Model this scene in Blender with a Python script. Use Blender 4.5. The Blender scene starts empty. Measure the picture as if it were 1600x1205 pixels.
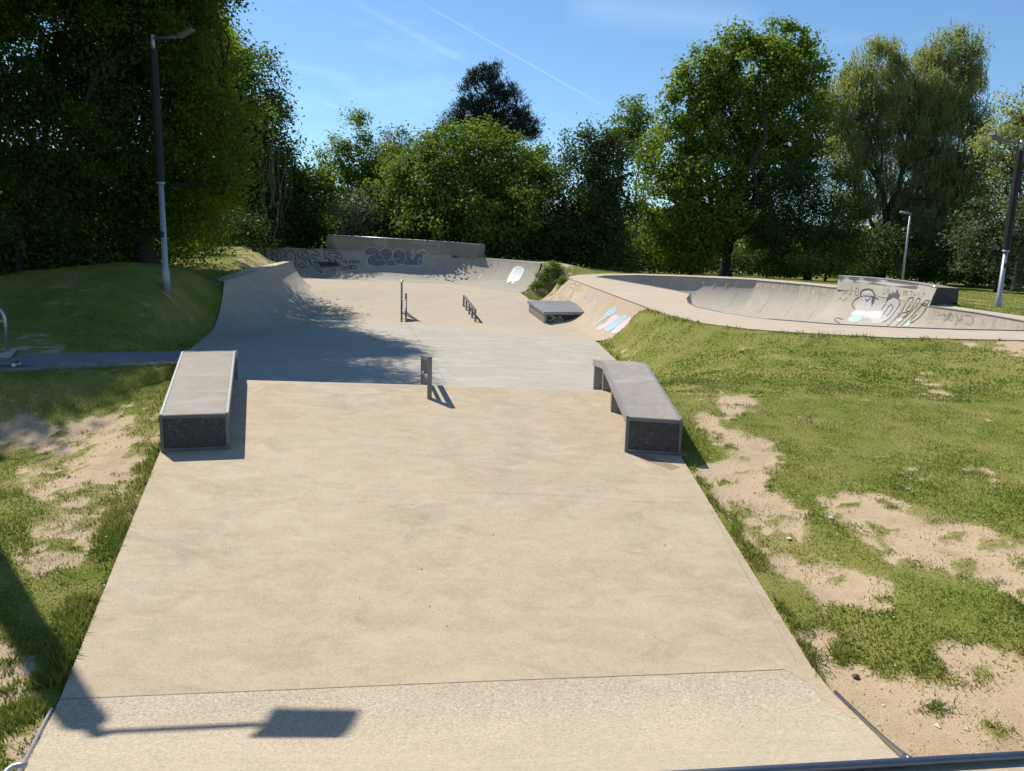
import bpy, math, random
import numpy as np
from mathutils import Vector, Matrix
from mathutils.bvhtree import BVHTree
from mathutils.geometry import delaunay_2d_cdt

random.seed(7)
rng = np.random.default_rng(7)
S = bpy.context.scene
COL = S.collection
R = math.radians

# ------------------------------------------------------------------ camera model
TH, RHO, F, CX, CY, CZ = R(10.3), R(1.6), 1150.0, 800.0, 602.5, 3.2
fw = np.array([0, math.cos(TH), -math.sin(TH)])
r0 = np.array([1.0, 0, 0]); u0 = np.array([0, math.sin(TH), math.cos(TH)])
rt = math.cos(RHO) * r0 + math.sin(RHO) * u0
up = -math.sin(RHO) * r0 + math.cos(RHO) * u0
CAM = np.array([0, 0, CZ])

def ray(px, py):
    return fw + (px - CX) / F * rt - (py - CY) / F * up
def at(px, py, Y):                      # the point seen at a pixel at forward distance Y
    d = ray(px, py); return CAM + d * (Y / d[1])
def onz(px, py, z):
    d = ray(px, py); return CAM + d * ((z - CZ) / d[2])
def onplane(px, py, p0, n):
    d = ray(px, py); return CAM + d * (np.dot(p0 - CAM, n) / np.dot(d, n))
def project(P):
    Q = np.asarray(P) - CAM
    dep = Q @ fw
    dep = np.where(dep < 0.05, 0.05, dep)
    return CX + F * (Q @ rt) / dep, CY - F * (Q @ up) / dep, dep

# ------------------------------------------------------------------ floor profile
PY = np.array([-5, 4.0, 11.55, 11.8, 12.1, 14.6, 15.2, 28.2, 29.0, 33.2, 34.0, 38.0, 60.0])
PH = np.array([3.895 + .145 * 5, 3.315, 2.22, 2.19, 2.23, 2.72, 2.76, 2.76, 2.70, 2.04, 1.95, 1.68, 1.2])
def sst(a, b, x):
    t = np.clip((x - a) / (b - a), 0, 1); return t * t * (3 - 2 * t)
def floor_z(x, y):
    x = np.asarray(x, float); y = np.asarray(y, float)
    ye = y + 0.45 * (x + 2.4) * sst(15, 22, y) * (1 - sst(32, 37, y))
    return CZ - np.interp(ye, PY, PH)
_T = np.concatenate([np.arange(1.5, 20, .01), np.arange(20, 60, .03)])
def fp(px, py):                          # where the pixel's ray meets the floor
    d = ray(px, py); d = d / d[1]
    P = CAM + _T[:, None] * d
    g = P[:, 2] - floor_z(P[:, 0], P[:, 1])
    k = np.argmax(g < 0)
    if g[k] >= 0: k = len(_T) - 1
    a, b = g[k - 1], g[k]
    t = _T[k - 1] + (_T[k] - _T[k - 1]) * (a / (a - b) if a != b else 0)
    p = CAM + t * d; p[2] = floor_z(p[0], p[1]); return p

# ------------------------------------------------------------------ object helpers
def tag(o, label=None, cat=None, group=None, kind=None):
    for k, v in (('label', label), ('category', cat), ('group', group), ('kind', kind)):
        if v: o[k] = v
    return o
def thing(name, label, cat, loc=(0, 0, 0), group=None):
    o = bpy.data.objects.new(name, None); COL.objects.link(o)
    o.location = [float(v) for v in loc]; o.empty_display_size = .2
    return tag(o, label, cat, group)

class MB:
    def __init__(s): s.v = []; s.f = []
    def add(s, vs, fs):
        n = len(s.v); s.v += [tuple(map(float, p)) for p in vs]; s.f += [tuple(i + n for i in f) for f in fs]; return s
    def box(s, c, size, ax=None):
        c = np.array(c, float)
        A = np.eye(3) if ax is None else np.array(ax, float)
        h = np.array(size) / 2
        vs = [c + A[0] * h[0] * i + A[1] * h[1] * j + A[2] * h[2] * k for k in (-1, 1) for j in (-1, 1) for i in (-1, 1)]
        return s.add(vs, [(0, 2, 3, 1), (4, 5, 7, 6), (0, 1, 5, 4), (2, 6, 7, 3), (0, 4, 6, 2), (1, 3, 7, 5)])
    def hexa(s, bottom, top):
        n = len(bottom); vs = list(bottom) + list(top)
        fs = [tuple(reversed(range(n))), tuple(range(n, 2 * n))]
        fs += [(i, (i + 1) % n, n + (i + 1) % n, n + i) for i in range(n)]
        return s.add(vs, fs)
    def tube(s, pts, r, seg=10, cap=True):
        pts = [np.array(p, float) for p in pts]; n = len(pts)
        rs = r if hasattr(r, '__len__') else [r] * n
        ref = None; vs = []
        for i, p in enumerate(pts):
            t = pts[min(i + 1, n - 1)] - pts[max(i - 1, 0)]; t = t / (np.linalg.norm(t) + 1e-9)
            if ref is None:
                ref = np.array([0, 0, 1.]) if abs(t[2]) < .9 else np.array([1., 0, 0])
            a = ref - t * np.dot(ref, t); a /= np.linalg.norm(a) + 1e-9; ref = a
            b = np.cross(t, a)
            for k in range(seg):
                q = 2 * math.pi * k / seg
                vs.append(p + rs[i] * (math.cos(q) * a + math.sin(q) * b))
        fs = [(i * seg + k, i * seg + (k + 1) % seg, (i + 1) * seg + (k + 1) % seg, (i + 1) * seg + k) for i in range(n - 1) for k in range(seg)]
        if cap: fs += [tuple(reversed(range(seg))), tuple(range((n - 1) * seg, n * seg))]
        return s.add(vs, fs)
    def bar(s, a, b, w, h, upv=(0, 0, 1)):
        a = np.array(a, float); b = np.array(b, float); t = b - a; L = np.linalg.norm(t); t /= L
        u = np.array(upv, float); u = u - t * np.dot(u, t); u /= np.linalg.norm(u); x = np.cross(t, u)
        return s.box((a + b) / 2, (w, L, h), (x, t, u))
    def grid(s, rows):
        n = len(rows); m = len(rows[0]); vs = [p for r in rows for p in r]
        return s.add(vs, [(i * m + j, i * m + j + 1, (i + 1) * m + j + 1, (i + 1) * m + j) for i in range(n - 1) for j in range(m - 1)])
    def build(s, name, mat, parent=None, smooth=False, bevel=0):
        me = bpy.data.meshes.new(name); me.from_pydata(s.v, [], s.f); me.update()
        me.materials.append(mat)
        if smooth: me.polygons.foreach_set('use_smooth', [True] * len(me.polygons))
        o = bpy.data.objects.new(name, me); COL.objects.link(o)
        if bevel:
            m = o.modifiers.new('bevel', 'BEVEL'); m.width = bevel; m.segments = 2; m.limit_method = 'ANGLE'
        if parent is not None:
            o.parent = parent; o.matrix_parent_inverse = Matrix.Translation(-Vector(parent.location))
        return o

def fast_mesh(name, V, nper, mat, parent=None, attrs=None, smooth=False):
    """V: (n, nper, 3) array of separate faces"""
    V = np.ascontiguousarray(V, dtype=np.float32); n = len(V)
    me = bpy.data.meshes.new(name)
    me.vertices.add(n * nper); me.vertices.foreach_set('co', V.reshape(-1))
    me.loops.add(n * nper); me.loops.foreach_set('vertex_index', np.arange(n * nper, dtype=np.int32))
    me.polygons.add(n); me.polygons.foreach_set('loop_start', np.arange(0, n * nper, nper, dtype=np.int32))
    me.update()
    for k, a in (attrs or {}).items():
        me.attributes.new(k, 'FLOAT', 'FACE').data.foreach_set('value', np.asarray(a, dtype=np.float32))
    me.materials.append(mat)
    o = bpy.data.objects.new(name, me); COL.objects.link(o)
    if parent is not None:
        o.parent = parent; o.matrix_parent_inverse = Matrix.Translation(-Vector(parent.location))
    return o

def bvh_of(o):
    me = o.data
    mw = Matrix.Identity(4)
    return BVHTree.FromPolygons([v.co.copy() for v in me.vertices], [tuple(p.vertices) for p in me.polygons])

def pip(x, y, poly):                    # points in polygon, vectorised
    x = np.asarray(x, float); y = np.asarray(y, float); ins = np.zeros(x.shape, bool)
    n = len(poly)
    for i in range(n):
        x1, y1 = poly[i][0], poly[i][1]; x2, y2 = poly[(i + 1) % n][0], poly[(i + 1) % n][1]
        if y1 == y2: continue
        c = ((y1 > y) != (y2 > y)) & (x < (x2 - x1) * (y - y1) / (y2 - y1) + x1)
        ins ^= c
    return ins
def edge_dist(x, y, poly, closed=True):  # distance to the outline and height of its nearest point
    best = np.full(x.shape, 1e9); bz = np.zeros(x.shape)
    n = len(poly)
    for i in range(n if closed else n - 1):
        a = np.asarray(poly[i], float); b = np.asarray(poly[(i + 1) % n], float)
        d = b[:2] - a[:2]; L = d @ d + 1e-12
        t = np.clip(((x - a[0]) * d[0] + (y - a[1]) * d[1]) / L, 0, 1)
        dd = np.hypot(x - a[0] - t * d[0], y - a[1] - t * d[1])
        m = dd < best; best = np.where(m, dd, best)
        if len(a) > 2: bz = np.where(m, a[2] + t * (b[2] - a[2]), bz)
    return best, bz

def region(outer, holes, zfun, sp, extra=None):
    """triangulated sheet inside an outline, with holes"""
    pts = []; edges = []
    for loop in [outer] + holes:
        lp = []
        for i in range(len(loop)):
            a = np.array(loop[i][:2]); b = np.array(loop[(i + 1) % len(loop)][:2])
            k = max(1, int(np.linalg.norm(b - a) / (sp * 1.2)))
            lp += [a + (b - a) * j / k for j in range(k)]
        n = len(pts); pts += lp; edges += [(n + i, n + (i + 1) % len(lp)) for i in range(len(lp))]
    o = np.array([p[:2] for p in outer]); lo = o.min(0); hi = o.max(0)
    gx, gy = np.meshgrid(np.arange(lo[0], hi[0], sp), np.arange(lo[1], hi[1], sp))
    gx = gx.ravel() + rng.uniform(-.15, .15, gx.size) * sp; gy = gy.ravel() + rng.uniform(-.15, .15, gy.size) * sp
    m = pip(gx, gy, outer)
    d = edge_dist(gx, gy, outer)[0]; m &= d > sp * .4
    for h in holes:
        m &= ~pip(gx, gy, h); m &= edge_dist(gx, gy, h)[0] > sp * .4
    P = pts + list(zip(gx[m], gy[m])) + (extra or [])
    vv, ee, ff, *_ = delaunay_2d_cdt([Vector((float(p[0]), float(p[1]))) for p in P], edges, [], 0, 1e-5)
    V = np.array([(v.x, v.y) for v in vv]); Fc = np.array([f for f in ff if len(f) == 3])
    c = V[Fc].mean(1); k = pip(c[:, 0], c[:, 1], outer)
    for h in holes: k &= ~pip(c[:, 0], c[:, 1], h)
    Fc = Fc[k]
    a, b, cc = V[Fc[:, 0]], V[Fc[:, 1]], V[Fc[:, 2]]
    fl = ((b - a)[:, 0] * (cc - a)[:, 1] - (b - a)[:, 1] * (cc - a)[:, 0]) < 0
    Fc[fl] = Fc[fl][:, ::-1]
    z = zfun(V[:, 0], V[:, 1])
    mb = MB(); mb.add(np.column_stack([V, z]), [tuple(int(i) for i in f) for f in Fc]); return mb
def skirt(mb, line, depth):
    n = len(mb.v)
    line = [np.array(p, float) for p in line]
    vs = line + [p - np.array([0, 0, depth]) for p in line]; k = len(line)
    return mb.add(vs, [(i, i + k, i + k + 1, i + 1) for i in range(k - 1)])
def resample(pts, n):
    pts = np.array(pts, float); d = np.r_[0, np.cumsum(np.linalg.norm(np.diff(pts[:, :2], axis=0), axis=1) + 1e-6)]
    t = np.linspace(0, d[-1], n); return np.column_stack([np.interp(t, d, pts[:, k]) for k in range(pts.shape[1])])
def lerp_list(pts, n):                   # resample by index
    pts = np.array(pts, float); t = np.linspace(0, len(pts) - 1, n)
    for _ in range(1):
        q = np.column_stack([np.interp(t, np.arange(len(pts)), pts[:, k]) for k in range(pts.shape[1])])
    return q
def smooth_line(q, it=6):
    q = q.copy()
    for _ in range(it): q[1:-1] = (q[:-2] + 2 * q[1:-1] + q[2:]) / 4
    return q
def loft(Tq, Lq, phim, m=16):            # transition: tangent at the toe, steepening to the lip
    rows = []
    for u in np.linspace(0, 1, m):
        ph = u * phim
        s = math.sin(ph) / math.sin(phim); k = (1 - math.cos(ph)) / (1 - math.cos(phim))
        row = Tq + (Lq - Tq) * s; row[:, 2] = Tq[:, 2] + (Lq[:, 2] - Tq[:, 2]) * k
        rows.append(row)
    return rows

# ------------------------------------------------------------------ materials
class NT:
    def __init__(s, name):
        s.m = bpy.data.materials.new(name); s.m.use_nodes = True; s.t = s.m.node_tree
        s.b = s.t.nodes['Principled BSDF']; s.pos = s.n('ShaderNodeNewGeometry').outputs['Position']
    def n(s, ty, **kw):
        q = s.t.nodes.new(ty)
        for k, v in kw.items(): setattr(q, k, v)
        return q
    def l(s, a, b): s.t.links.new(a, b)
    def noise(s, scale, detail=4, rough=.55, stretch=None, rot=0, dist=0):
        q = s.n('ShaderNodeTexNoise'); q.inputs['Scale'].default_value = scale; q.inputs['Detail'].default_value = detail
        q.inputs['Roughness'].default_value = rough; q.inputs['Distortion'].default_value = dist
        if stretch is not None:
            mp = s.n('ShaderNodeMapping'); mp.inputs['Scale'].default_value = stretch; mp.inputs['Rotation'].default_value = (0, 0, rot)
            s.l(s.pos, mp.inputs['Vector']); s.l(mp.outputs[0], q.inputs['Vector'])
        else: s.l(s.pos, q.inputs['Vector'])
        return q.outputs['Fac']
    def ramp(s, fac, stops, interp='LINEAR'):
        q = s.n('ShaderNodeValToRGB'); q.color_ramp.interpolation = interp
        e = q.color_ramp.elements
        while len(e) < len(stops): e.new(.5)
        for el, (p, c) in zip(e, stops):
            el.position = p; el.color = (c, c, c, 1) if not hasattr(c, '__len__') else (*c[:3], 1)
        s.l(fac, q.inputs[0]); return q.outputs[0]
    def mix(s, fac, a, b, mode='MIX'):
        q = s.n('ShaderNodeMix', data_type='RGBA', blend_type=mode)
        for k, v in ((0, fac), (6, a), (7, b)):
            if isinstance(v, (int, float)): q.inputs[k].default_value = v if k == 0 else (v, v, v, 1)
            elif isinstance(v, (tuple, list)): q.inputs[k].default_value = (*v[:3], 1)
            else: s.l(v, q.inputs[k])
        return q.outputs[2]
    def math(s, op, a, b=0):
        q = s.n('ShaderNodeMath', operation=op)
        for k, v in ((0, a), (1, b)):
            if isinstance(v, (int, float)): q.inputs[k].default_value = v
            else: s.l(v, q.inputs[k])
        return q.outputs[0]
    def bump(s, h, st=.3, dist=.02):
        q = s.n('ShaderNodeBump'); q.inputs['Strength'].default_value = st; q.inputs['Distance'].default_value = dist
        s.l(h, q.inputs['Height']); s.l(q.outputs[0], s.b.inputs['Normal'])
    def col(s, c):
        if isinstance(c, (tuple, list)): s.b.inputs['Base Color'].default_value = (*c[:3], 1)
        else: s.l(c, s.b.inputs['Base Color'])
    def rough(s, r):
        if isinstance(r, (int, float)): s.b.inputs['Roughness'].default_value = r
        else: s.l(r, s.b.inputs['Roughness'])

def concrete(name, base, dark, light, speck=.25, streak=None, rot=0, scuff=0, scuffcol=(.5, .52, .55), rough=.85, fine=90, mott=.6, bump=.15, marks=False):
    q = NT(name)
    big = q.noise(.55, 5, .6, dist=.6)
    mid = q.noise(3.2, 7, .65, stretch=streak, rot=rot, dist=.8)
    c = q.mix(q.ramp(big, [(.35, 0), (.68, 1)]), base, dark)
    c = q.mix(q.math('MULTIPLY', q.ramp(mid, [(.38, 0), (.72, 1)]), mott), c, light)
    stain = q.noise(1.3, 8, .7, dist=1.5)
    c = q.mix(q.math('MULTIPLY', q.ramp(stain, [(.56, 0), (.72, 1)]), .35), c, tuple(v * .62 for v in base))
    if marks:
        m1 = q.noise(.9, 9, .72, stretch=(.8, 1.3, 1), rot=.6, dist=2.2)
        c = q.mix(q.math('MULTIPLY', q.ramp(m1, [(.56, 0), (.64, 1)]), .34), c, (.28, .235, .16))
        m2 = q.noise(2.4, 10, .78, dist=3.5)
        c = q.mix(q.math('MULTIPLY', q.ramp(m2, [(.48, 0), (.5, 1), (.52, 0)]), .40), c, (.60, .475, .32))
        m3 = q.noise(7, 5, .6, stretch=(.12, 2.2, 1), rot=1.2); c = q.mix(q.math('MULTIPLY', q.ramp(m3, [(.70, 0), (.74, 1)]), .35), c, (.27, .24, .19))
        m4 = q.noise(26, 2, .5); c = q.mix(q.math('MULTIPLY', q.ramp(m4, [(.76, 0), (.79, 1)]), .5), c, (.20, .17, .13))
    fin = q.noise(fine, 2, .5)
    c = q.mix(speck, c, q.ramp(fin, [(.28, .45), (.42, .95), (.58, 1.03), (.74, 1.5)]), 'MULTIPLY')
    if scuff:
        sc = q.noise(1.6, 9, .72, stretch=(.55, 1.5, 1), rot=rot, dist=.5)
        c = q.mix(q.math('MULTIPLY', q.ramp(sc, [(.52, 0), (.66, 1)]), scuff), c, scuffcol)
        s2 = q.noise(5, 6, .7, stretch=(.3, 2.2, 1), rot=rot + .2)
        c = q.mix(q.math('MULTIPLY', q.ramp(s2, [(.6, 0), (.72, 1)]), scuff * .7), c, scuffcol)
    q.col(c); q.rough(rough)
    q.b.inputs['Specular IOR Level'].default_value = .3
    q.bump(q.mix(.5, fin, mid), bump, .01)
    return q.m
def plain(name, c, rough=.6, metal=0, var=.25, scale=6, bump=0):
    q = NT(name); n = q.noise(scale, 6, .65)
    q.col(q.mix(n, tuple(v * (1 - var) for v in c), tuple(min(1, v * (1 + var)) for v in c)))
    q.rough(rough); q.b.inputs['Metallic'].default_value = metal
    if bump: q.bump(q.noise(scale * 8, 3), bump, .005)
    return q.m
def leafmat(name, c1, c2, c3, trans=.35, gloss=.35):
    q = NT(name); t = q.t
    a = q.n('ShaderNodeAttribute', attribute_name='rnd').outputs['Fac']
    n = q.noise(.55, 3, .6)
    c = q.mix(a, c1, c2); c = q.mix(q.ramp(n, [(.42, 0), (.66, 1)]), c, c3)
    q.col(c); q.rough(.6); q.b.inputs['Specular IOR Level'].default_value = gloss * .6
    tr = q.n('ShaderNodeBsdfTranslucent')
    q.l(q.mix(1.0, c, (1.5, 1.55, .55), 'MULTIPLY'), tr.inputs[0])
    mx = q.n('ShaderNodeMixShader'); mx.inputs[0].default_value = trans
    q.l(q.b.outputs[0], mx.inputs[1]); q.l(tr.outputs[0], mx.inputs[2])
    q.l(mx.outputs[0], t.nodes['Material Output'].inputs['Surface'])
    return q.m

M = {}
M['slab'] = concrete('tan_concrete', (.455, .355, .238), (.385, .297, .195), (.545, .44, .31), .36, streak=(.7, 1.4, 1), mott=.8, marks=True, fine=62)
M['aggregate'] = concrete('aggregate_concrete', (.47, .39, .29), (.43, .35, .26), (.52, .44, .34), .6, fine=110, bump=.35)
def aggregate(name, base):
    q = NT(name); v = q.n('ShaderNodeTexVoronoi'); v.inputs['Scale'].default_value = 100; q.l(q.pos, v.inputs['Vector'])
    sp = q.n('ShaderNodeSeparateColor'); q.l(v.outputs['Color'], sp.inputs[0])
    big = q.noise(1.4, 6, .65, dist=.8); c = q.mix(q.ramp(big, [(.35, 0), (.7, 1)]), base, tuple(b * .88 for b in base))
    c = q.mix(.85, c, q.ramp(sp.outputs[0], [(0, (.55, .52, .48)), (.18, (.85, .84, .82)), (.5, (1, 1, 1)), (.82, (1.12, 1.12, 1.1)), (1, (1.5, 1.5, 1.5))]), 'MULTIPLY')
    q.col(c); q.rough(.85); q.bump(v.outputs['Distance'], .5, .006); return q.m
M['aggregate'] = aggregate('aggregate_concrete', (.45, .37, .265))
M['grey'] = concrete('grey_worn_concrete', (.41, .37, .295), (.355, .32, .255), (.48, .435, .36), .2, streak=(.9, 1.4, 1), scuff=.6, scuffcol=(.54, .52, .48))
M['tanfloor'] = concrete('tan_floor_concrete', (.44, .37, .27), (.40, .33, .24), (.49, .42, .32), .2, streak=(.5, 2, 1))
M['ramp'] = concrete('ramp_concrete', (.38, .335, .27), (.32, .285, .225), (.44, .395, .325), .3, scuff=.15)
M['bank'] = concrete('bank_concrete', (.46, .36, .25), (.42, .32, .22), (.50, .40, .28), .22)
M['deck'] = concrete('deck_concrete', (.50, .41, .30), (.45, .365, .265), (.55, .455, .345), .22)
M['basin'] = concrete('basin_concrete', (.42, .365, .29), (.36, .315, .25), (.47, .415, .34), .3, scuff=.15)
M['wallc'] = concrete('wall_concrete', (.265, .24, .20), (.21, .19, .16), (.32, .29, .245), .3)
M['extc'] = concrete('extension_concrete', (.38, .35, .29), (.33, .30, .25), (.43, .40, .34), .2)
M['path'] = concrete('path_tarmac', (.20, .19, .19), (.17, .16, .16), (.23, .22, .22), .3)
M['granite'] = concrete('ledge_granite', (.33, .28, .22), (.28, .235, .185), (.40, .345, .28), .7, fine=110, scuff=.3, scuffcol=(.5, .46, .41), rough=.75)
M['granite_worn'] = concrete('ledge_granite_worn', (.33, .28, .225), (.28, .24, .195), (.40, .35, .295), .7, fine=110, scuff=.5, scuffcol=(.44, .44, .46), rough=.7)
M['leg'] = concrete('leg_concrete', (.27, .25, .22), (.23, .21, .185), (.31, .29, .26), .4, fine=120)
q = NT('dark_panel'); n = q.noise(14, 9, .75, dist=2.5)
q.col(q.mix(q.ramp(n, [(.53, 0), (.66, 1)]), (.03, .03, .033), (.16, .155, .15))); q.rough(.6); M['panel'] = q.m
M['steel'] = plain('galvanised_steel', (.42, .44, .46), .38, .85, .2, 9)
M['rail'] = plain('rail_steel', (.20, .19, .18), .45, .5, .25, 9)
M['rail_blue'] = plain('worn_blue_rail', (.16, .18, .22), .4, .6, .3, 9)
M['coping'] = plain('coping_steel', (.12, .14, .18), .35, .7, .25, 12)
M['trim'] = plain('edge_trim_steel', (.27, .28, .30), .6, .5, .45, 14)
M['pole'] = plain('galvanised_pole', (.34, .37, .40), .45, .35, .12, 3)
M['sleeve'] = plain('black_sleeve', (.006, .006, .007), .65, 0, .2, 3)
M['lamphead'] = plain('lamp_head_grey', (.12, .13, .135), .5, .2, .15)
M['bark'] = plain('bark', (.045, .035, .026), .95, 0, .45, 5, .6)
M['twig'] = plain('dead_twig', (.16, .13, .10), .9, 0, .3, 3)
M['padtop'] = concrete('pad_top', (.25, .25, .245), (.21, .21, .205), (.30, .30, .295), .3, scuff=.2, rough=.5)
M['paddark'] = plain('pad_side_black', (.028, .027, .026), .7, 0, .3)
def paint(name, c, r=.6): M[name] = plain('paint_' + name, c, r, 0, .22, 12)
paint('black', (.03, .03, .035)); paint('dark', (.075, .07, .08)); paint('white', (.62, .61, .59)); paint('lilac', (.42, .40, .46))
paint('pink', (.64, .44, .50)); paint('cyan', (.30, .47, .52)); paint('mint', (.36, .52, .45)); paint('paleblue', (.42, .50, .62))
paint('brown', (.20, .14, .10)); paint('tagpink', (.60, .38, .58)); paint('redpink', (.62, .34, .40)); paint('greywhite', (.43, .41, .39))
paint('chalk', (.56, .55, .53)); paint('crack', (.16, .13, .10)); paint('purple', (.12, .09, .16)); paint('faint', (.21, .19, .165))
paint('stain', (.33, .23, .14))
M['leaf_mid'] = leafmat('leaf_mid', (.110, .170, .024), (.210, .280, .042), (.150, .195, .036), .45)
M['leaf_bright'] = leafmat('leaf_bright', (.095, .160, .026), (.170, .240, .042), (.115, .155, .032), .42)
M['leaf_yellow'] = leafmat('leaf_yellow', (.090, .145, .014), (.210, .260, .024), (.080, .125, .018), .52)
M['leaf_dark'] = leafmat('leaf_dark', (.042, .074, .018), (.080, .125, .028), (.050, .082, .022), .35)
M['leaf_left'] = leafmat('leaf_left', (.050, .092, .014), (.100, .165, .022), (.056, .096, .018), .5)
M['leaf_willow'] = leafmat('leaf_willow', (.21, .245, .115), (.345, .36, .185), (.28, .30, .155), .45)
M['leaf_silver'] = leafmat('leaf_silver', (.085, .110, .060), (.130, .155, .085), (.075, .105, .045), .25)
M['needle'] = leafmat('pine_needle', (.020, .038, .026), (.040, .062, .042), (.026, .042, .028), .15)

# ------------------------------------------------------------------ key outlines of the skatepark
def extend(p0, p1, Y):
    t = (Y - p0[1]) / (p1[1] - p0[1]); q = p0 + (p1 - p0) * t; q[2] = floor_z(q[0], q[1]); return q
JL, JR = fp(93, 1094), fp(1267, 1040)
crestL = extend(JL, fp(250, 706), 11.8); crestR = extend(JR, fp(1063, 712), 11.8)
joint = [JL, fp(160, 1090.5), fp(700, 1068), fp(1235, 1047), JR]
slab_poly = joint + [crestR, crestL]

# left quarter pipe
LT = [fp(*p) for p in ((322, 526), (400, 523), (450, 517), (487, 505.5), (497, 496), (503, 472), (505, 453))]
LL = [at(*p) for p in ((350, 441, 24.6), (352, 440.3, 24.9), (357, 438.7, 25.6), (366, 435.8, 26.8), (385, 430, 29.0), (425, 418, 33.3), (457, 409, 36.8))]
LTq = smooth_line(lerp_list(LT, 49), 10); LLq = smooth_line(lerp_list(LL, 49), 4)
LTq[:, 2] = floor_z(LTq[:, 0], LTq[:, 1]) + .004
# back quarter pipe
BT = [fp(*p) for p in ((440, 431), (530, 436.5), (600, 439.5), (690, 442.5), (750, 449), (812, 458))]
def lipY(i): return BT[i][1] + 2.05
BL = [at(413, 387, lipY(0)), at(527, 389.6, lipY(1)), at(615, 394, lipY(2)), at(705, 398.6, lipY(3)), at(770, 404, lipY(4)), at(845, 411, lipY(5))]
BTq = smooth_line(lerp_list(BT, 61), 6); BLq = smooth_line(lerp_list(BL, 61), 4)
BTq[:, 2] = floor_z(BTq[:, 0], BTq[:, 1]) + .004
# floor outline
gl = fp(322, 526); gl2 = fp(318, 547)
fl_right = [fp(*p) for p in ((812, 458), (826, 468), (841, 470), (890, 509), (930, 532))]
r1 = fp(940, 556)
boundary_line = [fp(496, 497), fp(637, 506), fp(775, 519), fp(930, 532)]
def fz(x, y): return np.array([x, y, float(floor_z(x, y))])
backL = fz(BT[0][0] - 1.4, BT[0][1] + .3)
grey_poly = [crestL, fz(-7.6, 15.6), gl, fz(-9.5, 30.0)] + boundary_line + [fz(2.75, 19.5), fz(2.6, 16), crestR]
tan_poly = boundary_line[::-1] + [fz(-9.5, 30.0), fz(-11.2, 36), backL] + [fz(p[0], p[1] + .25) for p in BT] + fl_right[1:4]
# bank and bowl deck
pA = at(1012, 481.5, 23.0); pB = at(1600, 531, 17.0); pC = at(1000, 430, 37.0)
nD = np.cross(pB - pA, pC - pA); nD /= np.linalg.norm(nD)
if nD[2] < 0: nD = -nD
def deck_z(x, y): return pA[2] - (nD[0] * (np.asarray(x) - pA[0]) + nD[1] * (np.asarray(y) - pA[1])) / nD[2]
def dk(px, py): return onplane(px, py, pA, nD)
KT = [fp(*p) for p in ((930, 532.5), (890, 509.5), (866, 489), (840, 470))]
KL = [dk(1012, 481.5), dk(965, 464), dk(925, 449), dk(886, 435)]
KTq = lerp_list(KT, 31); KLq = lerp_list(KL, 31)
KTq = smooth_line(KTq, 6); KTq[:, 2] = floor_z(KTq[:, 0], KTq[:, 1]) + .004
rim_px = [(931, 433.2), (945, 431.3), (1000, 430.6), (1090, 433.6), (1180, 438), (1250, 444), (1306, 450), (1380, 463), (1453, 478.5), (1520, 488), (1600, 502), (1700, 515.5), (1730, 521),
          (1690, 521), (1600, 517.5), (1500, 515.5), (1400, 512), (1300, 507), (1200, 499), (1130, 489), (1088, 480), (1076, 474), (1073, 467), (1079, 459.5), (1050, 453.5), (1012, 446.5), (960, 437.5)]
rim = [dk(*p) for p in rim_px]
deck_px = [(1012, 481.5), (1050, 493), (1100, 505), (1170, 514), (1250, 520), (1400, 527.5), (1600, 531.5), (1780, 534.5), (1790, 522), (1600, 494), (1499, 480), (1440, 468), (1310, 445.5), (1180, 434.6), (1090, 430.6), (1000, 427.8), (945, 427.6), (905, 429.4), (890, 432)]
deck_out = [dk(*p) for p in deck_px] + [dk(886, 435), dk(925, 449), dk(965, 464)]
path_poly = [onz(*p, 1.2) for p in ((-160, 588), (0, 581), (150, 574), (283, 568), (330, 560), (330, 546.5), (290, 548), (150, 551), (30, 554), (-160, 558))]
# near quarter pipe the camera stands on
cz = 1.6
c0 = onz(8, 1271, cz); c1 = onz(1412, 1191, cz)
coping_line = [c0 + (c1 - c0) * t for t in np.linspace(0, 1, 25)]
# ------------------------------------------------------------------ ground sheet
side = []
for Tq, Lq, ph in ((LTq, LLq, R(66)), (BTq, BLq, R(66)), (KTq, KLq, R(42))):
    side.append(np.array(loft(Tq, Lq, ph, 10)))
def loft_poly(A, back=None):             # outline of a lofted ramp in plan, with heights
    a = list(A[0]) + list(A[1:, -1]) ; b = list(A[-1][::-1]) if back is None else back
    return a + list(b) + list(A[1:-1, 0][::-1])
def offset(Lq, Tq, d0, d1):
    d = Lq - Tq; d[:, 2] = 0; d /= np.linalg.norm(d, axis=1)[:, None]
    w = np.linspace(d0, d1, len(Lq))[:, None]; return Lq + d * w
LBk = offset(LLq, LTq, .35, .9); BBk = offset(BLq, BTq, 1.5, 1.5)
LBk[:, 2] -= .01; BBk[:, 2] -= .02
polys = [slab_poly, grey_poly, tan_poly, loft_poly(side[0], LBk[::-1]), loft_poly(side[1], BBk[::-1]), loft_poly(side[2]), deck_out, path_poly]
def tps_fit(P):
    X = P[:, :2]; n = len(X); d = np.linalg.norm(X[:, None] - X[None], axis=2)
    K = np.where(d > 0, d * d * np.log(d + 1e-9), 0) + np.eye(n) * .08
    A = np.zeros((n + 3, n + 3)); A[:n, :n] = K; A[:n, n] = 1; A[:n, n + 1:] = X; A[n, :n] = 1; A[n + 1:, :n] = X.T
    return np.linalg.solve(A, np.r_[P[:, 2], 0, 0, 0]), X
def tps_eval(w, X, x, y):
    out = w[len(X)] + w[len(X) + 1] * x + w[len(X) + 2] * y
    for i in range(len(X)):
        r2 = (x - X[i, 0]) ** 2 + (y - X[i, 1]) ** 2; out = out + w[i] * .5 * r2 * np.log(r2 + 1e-9)
    return out
ctrl = []
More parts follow.
